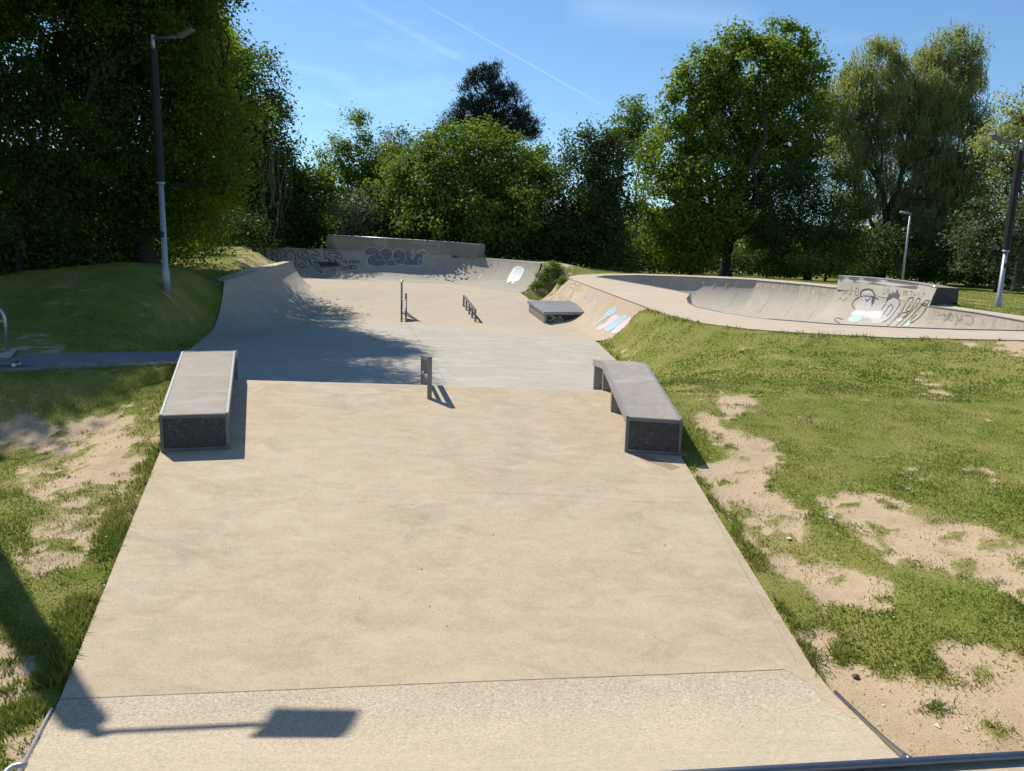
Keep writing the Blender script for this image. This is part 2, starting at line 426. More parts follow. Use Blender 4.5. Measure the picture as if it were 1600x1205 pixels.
def C(*p): ctrl.append(np.array(p, float))
for p in (JL, fp(170, 900), fp(250, 706), crestL, JR, fp(1170, 888), fp(1063, 712), crestR, gl, fp(930, 532), fz(2.6, 16)): C(*(p - np.array([0, 0, .03])))
for p in deck_px: C(*(dk(*p) - np.array([0, 0, .1])))
for px, py, Y in ((1600, 640, 11.5), (1600, 800, 7.4), (1600, 1000, 5.3), (1600, 1150, 4.5), (1300, 1100, 4.95), (1300, 620, 12.0), (1150, 560, 16.0), (1400, 700, 9.6), (1250, 750, 8.6), (1900, 600, 11), (1900, 900, 6),
                  (0, 1000, 5.3), (0, 800, 7.4), (0, 690, 9.5), (-250, 800, 7.4), (0, 480, 19.0), (100, 520, 16.0), (200, 505, 19.0), (260, 453, 22.0), (300, 500, 21.5), (315, 520, 21.8), (340, 470, 23.5), (-150, 500, 17.0), (0, 440, 27.0),
                  (300, 422, 28.0), (340, 402, 34.0), (385, 388, 37.5), (250, 420, 30.0), (150, 430, 28.0), (405, 384.5, 42),
                  (868, 414, 38.5), (900, 425, 37.5), (940, 425, 40.0), (850, 440, 37.0), (862, 458, 36.0), (700, 402, 44.0), (560, 395, 46)): C(*at(px, py, Y))
for p in path_poly: C(p[0], p[1], 1.17)
C(-6, 1, .1); C(5.5, 1.5, .1); C(0, -3, .0); C(-9, 3, .3); C(12, 2, .4); C(-16, 10, .9); C(-20, 25, 1.6); C(-22, 45, 2.3)
for p in ((0, 52, 1.9), (-12, 55, 2.2), (15, 55, 1.9), (30, 50, 1.7), (25, 28, 1.5), (22, 16, 1.3), (30, 35, 1.6), (45, 60, 1.8), (0, 75, 2.0), (35, 80, 2.0), (-35, 60, 2.3)): C(*p)
W, X = tps_fit(np.array(ctrl))
def axis(segs):
    out = [segs[0][0]]
    for a, b, s in segs:
        n = max(1, round((b - a) / s)); out += [a + (b - a) * i / n for i in range(1, n + 1)]
    return np.array(out)
gxs = axis([(-900, -120, 130), (-120, -30, 9), (-30, -12, .6), (-12, -7, .13), (-7, 8, .065), (8, 14, .12), (14, 34, .4), (34, 120, 8), (120, 900, 130)])
gys = axis([(-300, -12, 48), (-12, 1, 1), (1, 3.4, .2), (3.4, 10, .06), (10, 16, .1), (16, 28, .16), (28, 48, .25), (48, 90, 1.5), (90, 300, 30), (300, 1200, 150)])
GX, GY = np.meshgrid(gxs, gys)
x = GX.ravel(); y = GY.ravel()
xc = np.clip(x, -40, 50); yc = np.clip(y, -6, 85)
z = np.zeros(len(x))
for k in range(0, len(x), 40000): z[k:k + 40000] = tps_eval(W, X, xc[k:k + 40000], yc[k:k + 40000])
z = np.clip(z, -.6, 4)
z = z + .05 * np.sin(x * .9 + 1.3 * np.sin(y * .5)) * np.sin(y * .8 + .7) * sst(0, 1, 1) * .6
outd = np.full(len(x), 1e9); outz = z.copy(); inside = np.zeros(len(x), bool); low = np.full(len(x), 1e9)
near = (x > -16) & (x < 20) & (y > 0) & (y < 50)
xi = x[near]; yi = y[near]; od = np.full(len(xi), 1e9); oz = np.zeros(len(xi)); ins = np.zeros(len(xi), bool); lw = np.full(len(xi), 1e9)
near_qp = [*joint, *coping_line[::-1]]
for P in polys + [near_qp]:
    d, zz = edge_dist(xi, yi, P); i = pip(xi, yi, P); LOFT = any(P is polys[k] for k in (3, 4, 5))
    ins |= i; lw = np.where(i, np.minimum(lw, np.where(LOFT & (d > .12), np.minimum(floor_z(xi, yi) - .25, zz), zz) - .035 - np.minimum(2.6, 1.6 * d)), lw)
    if P is near_qp: nqin = i; continue
    m = ~i & (d < od); od = np.where(m, d, od); oz = np.where(m, zz, oz)
w = 1 - sst(.05, 1.1, od)
zn = z[near]; zn = zn * (1 - w) + (oz - .035) * w
zn = np.where(ins, np.minimum(lw, zn + np.where(nqin, -.3, 1.0)), zn)
z[near] = zn
# bare-earth patches (their outlines in plan, taken from the photograph)
px, py, dep = project(np.column_stack([x, y, z]))
dirt_polys = [
    [(1098, 662), (1140, 668), (1190, 690), (1222, 722), (1190, 724), (1150, 695), (1120, 680)],
    [(1108, 735), (1150, 726), (1185, 734), (1212, 775), (1252, 800), (1256, 850), (1236, 866), (1300, 890), (1392, 922), (1388, 944), (1310, 932), (1288, 950), (1300, 985), (1350, 992), (1296, 1015), (1320, 1035), (1440, 1078), (1512, 1080), (1470, 1015), (1520, 1012), (1600, 1035), (1700, 1060), (1700, 1400), (1400, 1400), (1270, 1045), (1246, 985), (1285, 975), (1278, 942), (1215, 885), (1160, 815), (1128, 768)],
    [(1285, 792), (1355, 784), (1400, 800), (1500, 828), (1600, 858), (1750, 900), (1750, 985), (1600, 935), (1500, 905), (1400, 880), (1375, 850), (1325, 812)],
    [(1515, 532), (1600, 533), (1700, 540), (1700, 575), (1600, 562), (1560, 548)],
    [(1440, 595), (1480, 600), (1475, 608), (1440, 604)], [(1130, 625), (1165, 627), (1175, 634), (1140, 635)],
    [(60, 692), (120, 665), (190, 640), (250, 627), (252, 668), (225, 700), (200, 722), (180, 775), (135, 835), (95, 860), (60, 850), (60, 825), (120, 790), (60, 775), (40, 745), (95, 720)],
    [(0, 668), (70, 662), (100, 676), (60, 692), (0, 700), (-80, 690)],
    [(30, 870), (110, 850), (135, 860), (125, 880), (60, 900)], [(0, 1000), (20, 1035), (50, 1045), (20, 1085), (-40, 1085)], [(15, 1160), (60, 1140), (75, 1160), (30, 1200)],
    [(375, 400), (405, 390), (420, 400), (400, 420)], [(850, 432), (866, 414), (880, 420), (862, 455), (840, 460)], [(30, 545), (60, 539), (92, 543), (60, 549)]]
dirt = np.zeros(len(x)); vis = near & (dep > 1)
dv = np.full(vis.sum(), -60.0)
for P in dirt_polys:
    lo = np.min(P, 0) - 40; hi = np.max(P, 0) + 40
    d = edge_dist(px[vis], py[vis], P)[0]; i = pip(px[vis], py[vis], P)
    dv = np.maximum(dv, np.where(i, d, -d))
dirt[vis] = np.clip(.5 + dv / 40.0, 0, 1)
strip = (x > 3.2) & (x < 6.5) & (y < 4.3) & (y > -4); dirt = np.where(strip, 1, dirt)
# photo distance turned into metres: keep a softer edge near the camera
def vnoise(x, y, s, seed):
    r = np.random.default_rng(seed); T = r.random((256, 256))
    u = x * s; v = y * s; iu = np.floor(u).astype(int); iv = np.floor(v).astype(int); fu = u - iu; fv = v - iv
    fu = fu * fu * (3 - 2 * fu); fv = fv * fv * (3 - 2 * fv)
    g = lambda a, b: T[a % 256, b % 256]
    return (g(iu, iv) * (1 - fu) + g(iu + 1, iv) * fu) * (1 - fv) + (g(iu, iv + 1) * (1 - fu) + g(iu + 1, iv + 1) * fu) * fv
def fbm(x, y, s, seed, o=4):
    t = 0; a = .5; n = 0
    for k in range(o): t = t + a * vnoise(x, y, s * 2 ** k, seed + k); n += a; a *= .55
    return t / n
nz = fbm(x, y, 1.6, 3)
nz2 = fbm(x, y, 6.5, 13)
tu = sst(.57, .64, fbm(x, y, 4.2, 31, 2)) * 1.0
dirtm = sst(.2, .80, .13 * (dirt > .05) +  dirt - tu * (dirt > .5) * .75 + (nz - .5) * 1.2 + (nz2 - .5) * 1.1)
worn = sst(.45, .72, fbm(x, y, .7, 21) * .6 + fbm(x, y, 3, 25) * .25 + dirt * .3) * .8          # thin yellowed turf
dirtm = np.maximum(dirtm, 0)
# tufty micro relief on turf
z = z + (x < -6) * (y > 11) * (y < 45) * near * (.16 * (fbm(x, y, .9, 51, 4) - .5) + .05 * (fbm(x, y, 5, 57, 2) - .5))
z = z + np.where(~np.isin(np.arange(len(x)), []), (1 - dirtm) * .03 * fbm(x, y, 3.5, 9) * (np.abs(x) < 30), 0) * 1.0
zi = z[near]; zi = np.where(ins, zn, np.where(od < .3, np.minimum(zi, zi * 1.0), zi)); z[near] = zi
ny, nx = GX.shape
me = bpy.data.meshes.new('ground'); me.vertices.add(len(x)); me.vertices.foreach_set('co', np.column_stack([x, y, z]).astype(np.float32).ravel())
idx = np.arange(nx * ny).reshape(ny, nx)
Q = np.stack([idx[:-1, :-1], idx[:-1, 1:], idx[1:, 1:], idx[1:, :-1]], -1).reshape(-1, 4).astype(np.int32)
me.loops.add(Q.size); me.loops.foreach_set('vertex_index', Q.ravel()); me.polygons.add(len(Q)); me.polygons.foreach_set('loop_start', np.arange(0, Q.size, 4, dtype=np.int32))
me.polygons.foreach_set('use_smooth', np.ones(len(Q), bool)); me.update()
me.attributes.new('dirt', 'FLOAT', 'POINT').data.foreach_set('value', dirtm.astype(np.float32))
me.attributes.new('worn', 'FLOAT', 'POINT').data.foreach_set('value', worn.astype(np.float32))
q = NT('turf_and_earth')
da = q.n('ShaderNodeAttribute', attribute_name='dirt').outputs['Fac']; wa = q.n('ShaderNodeAttribute', attribute_name='worn').outputs['Fac']
g1 = q.noise(28, 8, .75); g2 = q.noise(1.1, 5, .6); g3 = q.noise(120, 3, .6)
gc = q.mix(q.ramp(g1, [(.35, 0), (.65, 1)]), (.098, .122, .018), (.235, .250, .045))
gc = q.mix(q.ramp(g2, [(.42, 0), (.68, 1)]), gc, (.255, .235, .070))
gc = q.mix(q.math('MULTIPLY', wa, q.ramp(g1, [(.4, .2), (.62, 1)])), gc, (.36, .28, .14))
e1 = q.noise(9, 8, .7); e2 = q.noise(70, 3, .6)
ec = q.mix(e1, (.44, .32, .195), (.58, .44, .285)); ec = q.mix(.35, ec, q.ramp(e2, [(.3, .45), (.5, 1), (.72, 1.4)]), 'MULTIPLY')
edge = q.math('ADD', da, q.math('MULTIPLY', q.math('SUBTRACT', g1, .5), 1.9))
ec = q.mix(q.math('MULTIPLY', q.ramp(q.noise(2.2, 8, .7), [(.5, 0), (.7, 1)]), .55), ec, (.30, .215, .13)); q.col(q.mix(q.ramp(edge, [(.42, 0), (.72, 1)]), q.mix(q.ramp(edge, [(.12, 0), (.45, 1)]), gc, (.30, .26, .105)), ec)); q.rough(.95); q.b.inputs['Specular IOR Level'].default_value = .1
q.bump(q.mix(.5, g1, g3), .6, .03)
me.materials.append(q.m)
ground = bpy.data.objects.new('ground', me); COL.objects.link(ground); tag(ground, 'green mown grass with worn bare earth patches around the concrete', None, None, 'structure')
Zg = z.reshape(ny, nx); Dg = dirtm.reshape(ny, nx); Wg = worn.reshape(ny, nx)
insg = np.zeros(len(x), bool); insg[near] = ins; odg = np.full(len(x), 9.0); odg[near] = od; Og = odg.reshape(ny, nx)
def gsample(A, X_, Y_):
    i = np.clip(np.searchsorted(gxs, X_) - 1, 0, nx - 2); j = np.clip(np.searchsorted(gys, Y_) - 1, 0, ny - 2)
    u = np.clip((X_ - gxs[i]) / (gxs[i + 1] - gxs[i]), 0, 1); v = np.clip((Y_ - gys[j]) / (gys[j + 1] - gys[j]), 0, 1)
    return A[j, i] * (1 - u) * (1 - v) + A[j, i + 1] * u * (1 - v) + A[j + 1, i] * (1 - u) * v + A[j + 1, i + 1] * u * v
def gz(x_, y_): return float(gsample(Zg, np.array([x_]), np.array([y_]))[0])

# grass blades over the turf
def blades(N, ymin, ymax, xl, xr, hmul, wmul):
    t = rng.random(N); Y = ymin * (ymax / ymin) ** t
    Xr = rng.uniform(-1, 1, N); Xp = np.where(Xr < 0, Xr * xl(Y), Xr * xr(Y))
    P = np.column_stack([Xp, Y])
    d = gsample(Dg, P[:, 0], P[:, 1]); wn = gsample(Wg, P[:, 0], P[:, 1])
    keep = rng.random(N) > np.clip(d * 1.35 + wn * .5, 0, 1)
    tuft = fbm(P[:, 0], P[:, 1], 2.3, 40)
    keep &= (d < .75)
    for Pp in polys + [near_qp]: keep &= ~pip(P[:, 0], P[:, 1], Pp)
    P = P[keep]; tuft = tuft[keep]; wn = wn[keep]; n = len(P)
    zz = gsample(Zg, P[:, 0], P[:, 1])
    ed = gsample(Og, P[:, 0], P[:, 1])
    h = (.018 + .07 * np.clip(tuft - .25, 0, 1) + .075 * np.exp(-(ed / .32) ** 2) * (tuft > .42)) * rng.uniform(.6, 1.3, n) * hmul * (1 - .4 * wn)
    wd = rng.uniform(.004, .009, n) * wmul
    a = rng.uniform(0, 2 * np.pi, n); lean = rng.uniform(.1, .9, n) * h; b = rng.uniform(0, 2 * np.pi, n)
    base = np.column_stack([P, zz - .006])
    s = np.column_stack([np.cos(a) * wd, np.sin(a) * wd, np.zeros(n)])
    tip = base + np.column_stack([np.cos(b) * lean, np.sin(b) * lean, h])
    return np.stack([base - s, base + s, tip], 1), np.clip(.25 + .5 * rng.random(n) + .5 * wn, 0, 1)
q = NT('grass_blade'); a = q.n('ShaderNodeAttribute', attribute_name='rnd').outputs['Fac']
n1 = q.noise(1.1, 5, .6)
c = q.mix(a, (.095, .145, .018), (.285, .325, .060)); c = q.mix(q.ramp(n1, [(.42, 0), (.68, .85)]), c, (.345, .325, .080)); q.col(c); q.rough(.6); q.b.inputs['Specular IOR Level'].default_value = .25
tr = q.n('ShaderNodeBsdfTranslucent'); q.l(c, tr.inputs[0]); mx = q.n('ShaderNodeMixShader'); mx.inputs[0].default_value = .3
q.l(q.b.outputs[0], mx.inputs[1]); q.l(tr.outputs[0], mx.inputs[2]); q.l(mx.outputs[0], q.t.nodes['Material Output'].inputs['Surface']); M['blade'] = q.m
V1, A1 = blades(430000, 3.6, 13, lambda Y: .8 * Y + 1.2, lambda Y: .95 * Y + 2, .85, 1.0)
nt_ = 4200; Yt = 3.8 * (16 / 3.8) ** rng.random(nt_); Xt = rng.uniform(-1, 1, nt_) * (.8 * Yt + 1); dt = gsample(Dg, Xt, Yt); kt = (dt > .12) & (dt < .97) & (rng.random(nt_) < np.where(dt > .9, .25, 1))
for Pp in polys + [near_qp]: kt &= ~pip(Xt, Yt, Pp)
Xt, Yt = Xt[kt], Yt[kt]; nb2 = 60; Xt = np.repeat(Xt, nb2); Yt = np.repeat(Yt, nb2); sp_ = np.repeat(rng.gamma(2.2, .025, kt.sum()) + .015, nb2); ht = np.repeat(rng.uniform(.018, .045, kt.sum()), nb2)
Xt = Xt + rng.normal(0, 1, len(Xt)) * sp_ * 1.4; Yt = Yt + rng.normal(0, 1, len(Yt)) * sp_; okk = np.ones(len(Xt), bool)
for Pp in polys + [near_qp]: okk &= ~pip(Xt, Yt, Pp)
Xt, Yt, ht = Xt[okk], Yt[okk], ht[okk]; n3 = len(Xt); bs3 = np.column_stack([Xt, Yt, gsample(Zg, Xt, Yt) - .005]); an = rng.uniform(0, 6.28, n3); bn = rng.uniform(0, 6.28, n3); wd3 = rng.uniform(.003, .007, n3)
s3 = np.column_stack([np.cos(an) * wd3, np.sin(an) * wd3, np.zeros(n3)]); ht = ht * rng.uniform(.5, 1.3, n3); tp3 = bs3 + np.column_stack([np.cos(bn) * ht * .7, np.sin(bn) * ht * .7, ht])
V3 = np.stack([bs3 - s3, bs3 + s3, tp3], 1); A3 = rng.random(n3) * .9
V2, A2 = blades(190000, 12, 42, lambda Y: .75 * Y, lambda Y: .75 * Y, 1.0, 2.4)
o = fast_mesh('grass', np.concatenate([V1, V2, V3]), 3, M['blade'], None, {'rnd': np.concatenate([A1, A2, A3])}); tag(o, 'short green grass blades growing around the concrete', None, None, 'stuff')

# pebbles on the bare earth
N = 9000
Y = 3.6 * (14 / 3.6) ** rng.random(N); Xp = rng.uniform(-1, 1, N) * (.78 * Y + .8)
d = gsample(Dg, Xp, Y); k = d > .6
for Pp in polys + [near_qp]: k &= ~pip(Xp, Y, Pp)
Xp = Xp[k]; Y = Y[k]; zz = gsample(Zg, Xp, Y); n = len(Xp); r = rng.gamma(2.0, .0030, n) + .002
oct_ = np.array([(1, 0, 0), (0, 1, 0), (-1, 0, 0), (0, -1, 0), (0, 0, .75), (0, 0, -.6)])
tri = [(0, 1, 4), (1, 2, 4), (2, 3, 4), (3, 0, 4)]
sc = rng.uniform(.6, 1.4, (n, 6, 1)) * r[:, None, None]
PV = np.column_stack([Xp, Y, zz + r * .1])[:, None] + oct_[None] * sc
q = NT('pebble'); a = q.n('ShaderNodeAttribute', attribute_name='rnd').outputs['Fac']; q.col(q.ramp(a, [(0, (.36, .26, .17)), (.5, (.50, .40, .28)), (1, (.66, .58, .47))])); q.rough(.9)
o = fast_mesh('gravel', PV[:, np.array(tri)].reshape(-1, 3, 3), 3, q.m, None, {'rnd': np.repeat(rng.random(n), 4)}); tag(o, 'small pale pebbles scattered on the bare earth', None, None, 'stuff')
# daisies and pale flecks in the turf
N = 500; Y = 5 * (24 / 5) ** rng.random(N); Xp = rng.uniform(-.6, .75, N) * Y; k = gsample(Dg, Xp, Y) < .3
for Pp in polys + [near_qp]: k &= ~pip(Xp, Y, Pp)
Xp = Xp[k]; Y = Y[k]; zz = gsample(Zg, Xp, Y) + .045; n = len(Xp); r = rng.uniform(.006, .013, n)
hexp = np.array([(math.cos(t), math.sin(t), 0) for t in np.linspace(0, 2 * math.pi, 6, endpoint=False)])
o = fast_mesh('daisies', np.column_stack([Xp, Y, zz])[:, None] + hexp[None] * r[:, None, None], 6, plain('petal', (.6, .6, .52))); tag(o, 'tiny white daisies dotted in the turf', None, None, 'stuff')

# ------------------------------------------------------------------ concrete floors
mb = region([tuple(p) for p in slab_poly], [], lambda x, y: floor_z(x, y), .5)
skirt(mb, [crestL, JL], .25); skirt(mb, [JR, crestR], .25)
slab = mb.build('concrete_apron', M['slab']); tag(slab, 'tan concrete apron rising between the two ledges', None, None, 'structure')
mb = region([tuple(p) for p in grey_poly], [], floor_z, .45); skirt(mb, [grey_poly[2], grey_poly[1], grey_poly[0]], .4); skirt(mb, [crestR, grey_poly[-2], grey_poly[-3], grey_poly[-4]], .4)
greyf = mb.build('skate_floor', M['grey'], smooth=True); tag(greyf, 'worn grey concrete skate floor below the crest', None, None, 'structure')
mb = region([tuple(p) for p in tan_poly], [], floor_z, .45)
tanf = mb.build('upper_floor', M['tanfloor'], smooth=True); tag(tanf, 'tan concrete floor rising towards the back ramp', None, None, 'structure')
mb = region([tuple(p) for p in path_poly], [], lambda x, y: np.full(np.shape(x), 1.2), .6); skirt(mb, list(path_poly) + [path_poly[0]], .2)
pth = mb.build('path', M['path']); tag(pth, 'grey tarmac footpath crossing shaded grass on the left', None, None, 'structure')

# ------------------------------------------------------------------ left quarter pipe
qp = thing('quarter_pipe', 'concrete quarter pipe with rounded end along the left edge of the grey floor', 'skate ramp', LT[2], 'concrete quarter pipes')
mb = MB().grid(loft(LTq, LLq, R(66), 20)); lramp = mb.build('ramp_surface', M['ramp'], qp, smooth=True)
mb = MB().grid([LLq, LBk]); skirt(mb, LBk[::-1], .6); skirt(mb, [LLq[-1], LBk[-1]], .8); mb.build('deck', M['deck'], qp)
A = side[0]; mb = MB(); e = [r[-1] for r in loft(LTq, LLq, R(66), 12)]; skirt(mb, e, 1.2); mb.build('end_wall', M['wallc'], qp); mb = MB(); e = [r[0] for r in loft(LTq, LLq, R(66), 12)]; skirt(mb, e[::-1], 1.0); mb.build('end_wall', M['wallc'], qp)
MB().tube(LLq[::2] + np.array([0, 0, .012]), .028, 8).build('coping', M['steel'], qp, smooth=True)
# ------------------------------------------------------------------ back quarter pipe with wall
bq = thing('quarter_pipe', 'wide concrete quarter pipe at the back with graffiti and raised wall', 'skate ramp', BT[2], 'concrete quarter pipes')
mb = MB().grid(loft(BTq, BLq, R(66), 22)); bramp = mb.build('ramp_surface', M['ramp'], bq, smooth=True)
mb = MB().grid([BLq, BBk]); skirt(mb, BBk[::-1], 1.0); mb.build('deck', M['deck'], bq)
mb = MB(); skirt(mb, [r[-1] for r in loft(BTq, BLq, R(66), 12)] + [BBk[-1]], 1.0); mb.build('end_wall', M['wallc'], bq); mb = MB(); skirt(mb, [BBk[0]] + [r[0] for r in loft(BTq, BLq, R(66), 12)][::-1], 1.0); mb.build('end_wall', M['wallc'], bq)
dz = lambda p, d: np.array([p[0], p[1] + d, p[2]])
fb = [at(527, 389.7, lipY(1) - .03), at(615, 394.2, lipY(2) - .03), at(705, 399, lipY(3) - .02), at(742, 402, lipY(4) + .35)]
ft = [at(514, 367.8, lipY(1) + .05), at(615, 373.6, lipY(2) + .05), at(705, 378.8, lipY(3) + .05), at(746, 382.3, lipY(4) + .45)]
bb = [at(511, 389, lipY(1) + .9), at(757, 402, lipY(4) + 1.3)]; bt = [at(511.5, 367, lipY(1) + .9), at(758, 381.3, lipY(4) + 1.3)]
mb = MB(); V = fb + ft + bb + bt
mb.add(V, [(0, 1, 5, 4), (1, 2, 6, 5), (2, 3, 7, 6), (3, 9, 11, 7), (9, 8, 10, 11), (8, 0, 4, 10), (4, 5, 6, 7, 11, 10)])
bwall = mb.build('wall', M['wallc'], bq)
MB().tube([p + np.array([0, -.01, .01]) for p in ft], .035, 8).build('coping', M['steel'], bq, smooth=True)
# ------------------------------------------------------------------ bowl with bank
bowl = thing('skate_bowl', 'raised concrete skate bowl with sunlit deck on the right', 'skate bowl', dk(1100, 500))
mb = MB().grid(loft(KTq, KLq, R(42), 16)); bank = mb.build('bank', M['bank'], bowl, smooth=True)
mb = region([tuple(p) for p in deck_out], [[tuple(p) for p in rim]], deck_z, .5)
dl = [dk(*p) for p in deck_px]; skirt(mb, dl[::-1], .3); deck = mb.build('deck', M['deck'], bowl)
RR, DD = 1.75, 1.35
rim_d = resample(rim + [rim[0]], 340)[:-1]
def bowl_z(x, y):
    d = edge_dist(np.asarray(x), np.asarray(y), rim)[0]; t = np.clip(1 - d / RR, 0, 1)
    return deck_z(x, y) - .012 - DD * np.sqrt(np.clip(1 - t ** 2.0, 0, 1))
ex = []
cen = rim_d[:, :2]
nrm = np.roll(cen, -1, 0) - np.roll(cen, 1, 0); nrm = np.column_stack([-nrm[:, 1], nrm[:, 0]]); nrm /= np.linalg.norm(nrm, axis=1)[:, None]
for dd in (.015, .05, .11, .2, .32, .46, .62, .8):
    for s in (1, -1):
        qn = cen + nrm * dd * s; m = pip(qn[:, 0], qn[:, 1], rim) & (edge_dist(qn[:, 0], qn[:, 1], rim)[0] > dd * .8)
        ex += [tuple(p) for p in qn[m]]
mb = region([tuple(p) for p in rim], [], bowl_z, .17, ex); basin = mb.build('basin', M['basin'], bowl, smooth=True)
rc = [p + np.array([0, 0, .005]) for p in rim_d]; ia = min(range(len(rc)), key=lambda i: np.linalg.norm(rc[i] - dk(1306, 450))); ib = min(range(len(rc)), key=lambda i: np.linalg.norm(rc[i] - dk(1453, 478.5)))
MB().tube(rc[ib:] + rc[:ia + 1], .022, 6).build('coping', M['rail'], bowl, smooth=True)
MB().tube([p + np.array([0, 0, .004]) for p in KLq], .015, 6).build('bank_edge', M['rail'], bowl, smooth=True)
# extension wall of the bowl
xb = [dk(1307, 450.6), dk(1345, 456.5), dk(1380, 463.2), dk(1420, 471), dk(1452, 478.5)]
tops_px = [(1311, 431.2), (1350, 433.6), (1390, 436.6), (1430, 441.8), (1464, 448.8)]
xt = [at(*p, b[1] + .12) for p, b in zip(tops_px, xb)]
xq, tq = lerp_list(xb, 21), lerp_list(xt, 21); xq[:, 2] -= .03; xq = smooth_line(xq, 3); tq = smooth_line(tq, 3)
rows = []
for u in np.linspace(0, 1, 8):
    rr = xq + (tq - xq) * u; rr[:, 1] = xq[:, 1] + (tq[:, 1] - xq[:, 1]) * (u ** .6); rows.append(rr)
ext = MB().grid(rows).build('wall', M['extc'], bowl, smooth=True)
bk = tq + np.array([.68, 1.25, 0]); bk[:, 2] -= .02
ebk = at(1499, 450.5, tq[-1][1] + 1.0); sh = (ebk - bk[-1]) * 1.0
bk = bk + np.linspace(0, 1, 21)[:, None] * sh
MB().grid([tq, bk]).build('wall_top', M['granite'], bowl)
g = ebk - np.array([0, 0, 0]); b0 = np.array([g[0] - .02, g[1], deck_z(g[0], g[1])])
mb = MB(); left_e = [r[-1] for r in rows]
mb.add(left_e + [bk[-1], b0], [tuple(range(len(left_e))) + (len(left_e), len(left_e) + 1)])
skirt(mb, bk[::-1], 1.0); le = [r[0] for r in rows]; mb.add(le + [bk[0], np.array([bk[0][0], bk[0][1], xq[0][2]])], [tuple(reversed(range(len(le) + 2)))])
mb.build('wall_end', M['paddark'], bowl)
MB().tube(tq + np.array([0, -.01, .0]), .03, 8).build('wall_coping', M['steel'], bowl, smooth=True)
q = NT('perforated_strip'); ck = q.n('ShaderNodeTexChecker'); mp = q.n('ShaderNodeMapping'); mp.inputs['Rotation'].default_value = (0, R(45), 0); mp.inputs['Scale'].default_value = (1, .0001, 1); q.l(q.pos, mp.inputs[0]); q.l(mp.outputs[0], ck.inputs['Vector'])
ck.inputs['Scale'].default_value = 9; ck.inputs['Color1'].default_value = (.09, .085, .08, 1); ck.inputs['Color2'].default_value = (.40, .37, .32, 1); q.l(ck.outputs[0], q.b.inputs['Base Color']); q.rough(.7)
def exrow(u): rr = xq + (tq - xq) * u; rr[:, 1] = xq[:, 1] + (tq[:, 1] - xq[:, 1]) * (u ** .6) - .014; return rr
strip_o = MB().grid([exrow(u) for u in (.62, .72, .82, .95)]).build('perforated_strip', q.m, bowl)

# ------------------------------------------------------------------ manual pad
zt = None
pf = fp(855, 504.5); pA2 = fp(826, 485.5) + np.array([0, 0, .43]); pB2 = pf + np.array([0, 0, .43])
e_ = pA2 - pB2; hz = np.array([e_[1], -e_[0], 0]); nP = np.cross(e_, hz); nP /= np.linalg.norm(nP)
tp = [onplane(*p, pB2, nP) for p in ((824, 469.5), (891, 470), (927, 487.5), (850, 487.5))]
pad = thing('manual_pad', 'low concrete manual pad with dark sides set against the bank', 'skate block', pf)
up3 = np.array([0, 0, 1.])
MB().hexa([p - up3 * .11 for p in tp[::-1]][::-1], tp).build('top', M['padtop'], pad, bevel=.008)
cpt = sum(tp) / 4
ins_ = [p + (cpt - p) / np.linalg.norm(cpt - p) * .09 - up3 * .112 for p in tp]
body = MB().hexa([p - up3 * .75 for p in ins_], ins_).build('body', M['paddark'], pad)
cf = ins_[3] - up3 * 0; d1 = ins_[2] - ins_[3]; d1 = d1 / np.linalg.norm(d1); d2 = ins_[0] - ins_[3]; d2 /= np.linalg.norm(d2)
MB().box(cf - up3 * .2 + d1 * .03 + d2 * .03, (.1, .1, .5), (d1, d2, up3)).build('corner_post', M['leg'], pad)
mbs = MB(); L_ = np.linalg.norm(ins_[0] - ins_[3]); mbs.box((ins_[0] + ins_[3]) / 2 - up3 * .22 - d1 * .012, (.03, L_ - .12, .42), (d1, d2, up3)); mbs.build('side_panel', M['leg'], pad)

